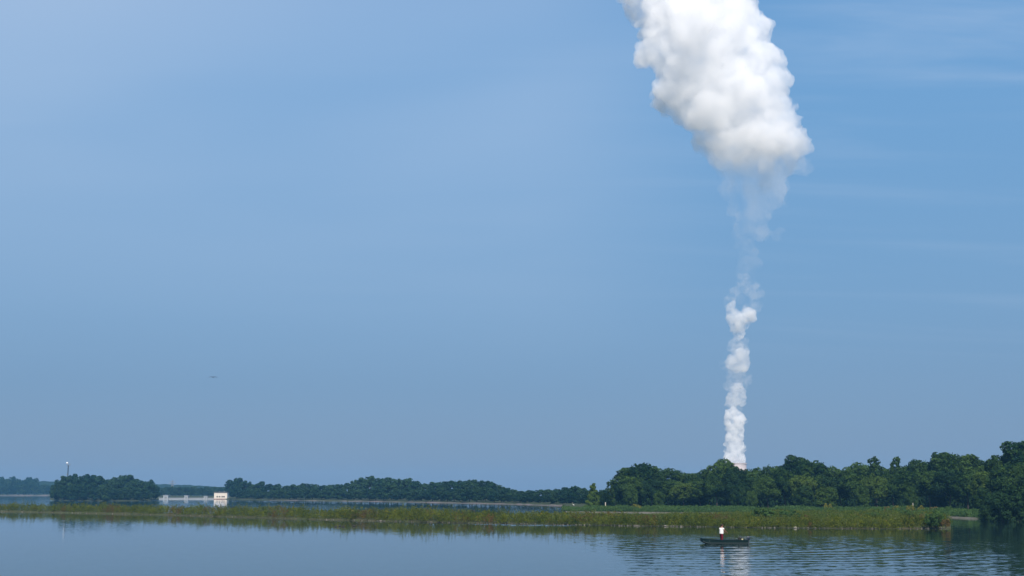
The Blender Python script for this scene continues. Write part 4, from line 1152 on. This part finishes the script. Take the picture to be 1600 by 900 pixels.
# he faces +X (towards the stern), leaning forward a little, both hands out in front of the hips
J = {}
vs, es = [], []
def jv(key, co, r, par=None):
    J[key] = len(vs); vs.append((*co, r))
    if par is not None: es.append((J[par], J[key]))
jv('pelvis', (0, 0, 0.95), (0.15, 0.12))
jv('waist', (0.01, 0, 1.10), (0.15, 0.11), 'pelvis')
jv('chest', (0.03, 0, 1.30), (0.17, 0.12), 'waist')
jv('collar', (0.05, 0, 1.44), (0.12, 0.09), 'chest')
jv('neck', (0.075, 0, 1.52), 0.055, 'collar')
jv('jaw', (0.105, 0, 1.59), (0.068, 0.075), 'neck')
jv('face', (0.115, 0, 1.66), (0.078, 0.098), 'jaw')
jv('skull', (0.10, 0, 1.725), (0.072, 0.085), 'face')
jv('nose', (0.225, 0, 1.645), 0.014, 'face')
for s, n_ in ((-1, 'r'), (1, 'l')):
    jv('ear' + n_, (0.10, s * 0.095, 1.655), 0.016, 'face')
    jv('shoulder' + n_, (0.05, s * 0.185, 1.41), 0.062, 'collar')
    el = (0.20, s * 0.26, 1.18) if s < 0 else (0.19, s * 0.25, 1.17)
    wr = (0.43, s * 0.20, 1.06) if s < 0 else (0.41, s * 0.17, 1.04)
    jv('elbow' + n_, el, 0.043, 'shoulder' + n_)
    jv('fore' + n_, tuple(el[k] * 0.6 + wr[k] * 0.4 for k in range(3)), 0.040, 'elbow' + n_)
    jv('wrist' + n_, wr, 0.027, 'fore' + n_)
    d = Vector(wr) - Vector(el); d.normalize()
    pm_ = Vector(wr) + d * 0.07
    jv('palm' + n_, tuple(pm_), (0.040, 0.020), 'wrist' + n_)
    side = Vector((0, s, 0)); 
    for k, ln in enumerate((0.078, 0.088, 0.082, 0.062)):
        b0 = pm_ + d * 0.035 + side * (0.027 - 0.018 * k) * -1
        m0 = b0 + d * ln * 0.5 + Vector((0, 0, -0.012)); t0 = m0 + d * ln * 0.25 + Vector((0, 0, -0.034))
        jv('fa%s%d' % (n_, k), tuple(b0), 0.010, 'palm' + n_); jv('fb%s%d' % (n_, k), tuple(m0), 0.009, 'fa%s%d' % (n_, k)); jv('fc%s%d' % (n_, k), tuple(t0), 0.0075, 'fb%s%d' % (n_, k))
    t1 = Vector(wr) + d * 0.04 - side * 0.04; t2 = t1 + d * 0.04 - side * 0.014 + Vector((0, 0, -0.012))
    jv('ta' + n_, tuple(t1), 0.012, 'palm' + n_); jv('tb' + n_, tuple(t2), 0.0095, 'ta' + n_)
    jv('hip' + n_, (0, s * 0.10, 0.88), 0.095, 'pelvis')
    jv('knee' + n_, (0.03 + 0.05 * s, s * 0.13, 0.48), 0.062, 'hip' + n_)
    jv('calf' + n_, (0.00 + 0.05 * s, s * 0.135, 0.32), 0.058, 'knee' + n_)
    jv('ankle' + n_, (-0.01 + 0.05 * s, s * 0.14, 0.09), 0.040, 'calf' + n_)
    jv('toe' + n_, (0.16 + 0.05 * s, s * 0.16, 0.035), 0.036, 'ankle' + n_)
man_me = skin_mesh('person', vs, es, M_SKIN, 2)
man = bpy.data.objects.new('person', man_me); link(man)
man.location = in_boat(-0.20, 0.0, -0.03); man.rotation_euler.z = BR + 0.45
tag(man, 'man in white shirt and maroon trousers standing in the green boat', 'person')
def sub(keys_edges, radii, name, m, sbd=2):
    ks = list(dict.fromkeys(k for e in keys_edges for k in e)); idx = {k: i for i, k in enumerate(ks)}
    vv = [(*(vs[J[k]][:3] if k in J else EXTRA[k]), radii[k]) for k in ks]
    me = skin_mesh(name, vv, [(idx[a], idx[b]) for a, b in keys_edges], m, sbd)
    return link(bpy.data.objects.new(name, me), man)
EXTRA = {'hem': (0.0, 0, 0.90), 'sl': (0.13, 0.228, 1.27), 'sr': (0.135, -0.235, 1.275), 'cuffl': (0.06, 0.138, 0.20), 'cuffr': (-0.04, -0.138, 0.20), 'hair1': (0.085, 0, 1.745), 'hair2': (0.055, 0, 1.69), 'hair3': (0.045, 0, 1.61), 'base': (0.02, 0, 1.0)}
sub([('waist', 'chest'), ('waist', 'hem'), ('chest', 'collar'), ('collar', 'shoulderr'), ('shoulderr', 'sr'), ('collar', 'shoulderl'), ('shoulderl', 'sl')],
    {'waist': (0.215, 0.185), 'chest': (0.225, 0.185), 'hem': (0.215, 0.185), 'collar': (0.14, 0.115), 'shoulderr': 0.088, 'sr': 0.085, 'shoulderl': 0.088, 'sl': 0.085}, 'shirt', M_SHIRT)
sub([('pelvis', 'base'), ('pelvis', 'hipr'), ('hipr', 'kneer'), ('kneer', 'calfr'), ('calfr', 'cuffr'), ('pelvis', 'hipl'), ('hipl', 'kneel'), ('kneel', 'calfl'), ('calfl', 'cuffl')],
    {'pelvis': (0.165, 0.13), 'base': (0.16, 0.125), 'hipr': 0.115, 'kneer': 0.088, 'calfr': 0.082, 'cuffr': 0.075, 'hipl': 0.115, 'kneel': 0.088, 'calfl': 0.082, 'cuffl': 0.075}, 'trousers', M_SHORTS)
sub([('hair1', 'hair2'), ('hair2', 'hair3')], {'hair1': (0.108, 0.105), 'hair2': (0.122, 0.108), 'hair3': (0.095, 0.08)}, 'hair', M_HAIR)
for s in (-1, 1):
    MB().ball((0.202, s * 0.034, 1.672), 0.011, 1).build('eye', M_EYE, man)
MB().ball((0.200, 0, 1.597), (0.008, 0.026, 0.006), 1).build('mouth', M_SKIN, man)
for s in (-1, 1):
    MB().loft([[(0.05 * s + cx, s * (0.14 + 0.02 * (cx + 0.05) / 0.25) + r * math.cos(a), max(0.0, 0.045 + r * 0.9 * math.sin(a))) for a in np.linspace(0, 2 * math.pi, 8, endpoint=False)] for cx, r in ((-0.085, 0.02), (-0.06, 0.05), (0.04, 0.055), (0.15, 0.05), (0.20, 0.03), (0.215, 0.01))]).build('shoe', M_SHOE, man, True)

# ------------------------------------------------------------------ haze over the lake
HZ = MB().box(((BOX[0] + BOX[1]) / 2, (BOX[2] + BOX[3]) / 2, (-2.7 + 27.0) / 2), (BOX[1] - BOX[0], BOX[3] - BOX[2], 29.7))
hz_m = vol_mat('haze_air', 0.00018, (0.22, 0.58, 0.98), 0.0)
hz = HZ.build('haze', hz_m)
tag(hz, kind='stuff')
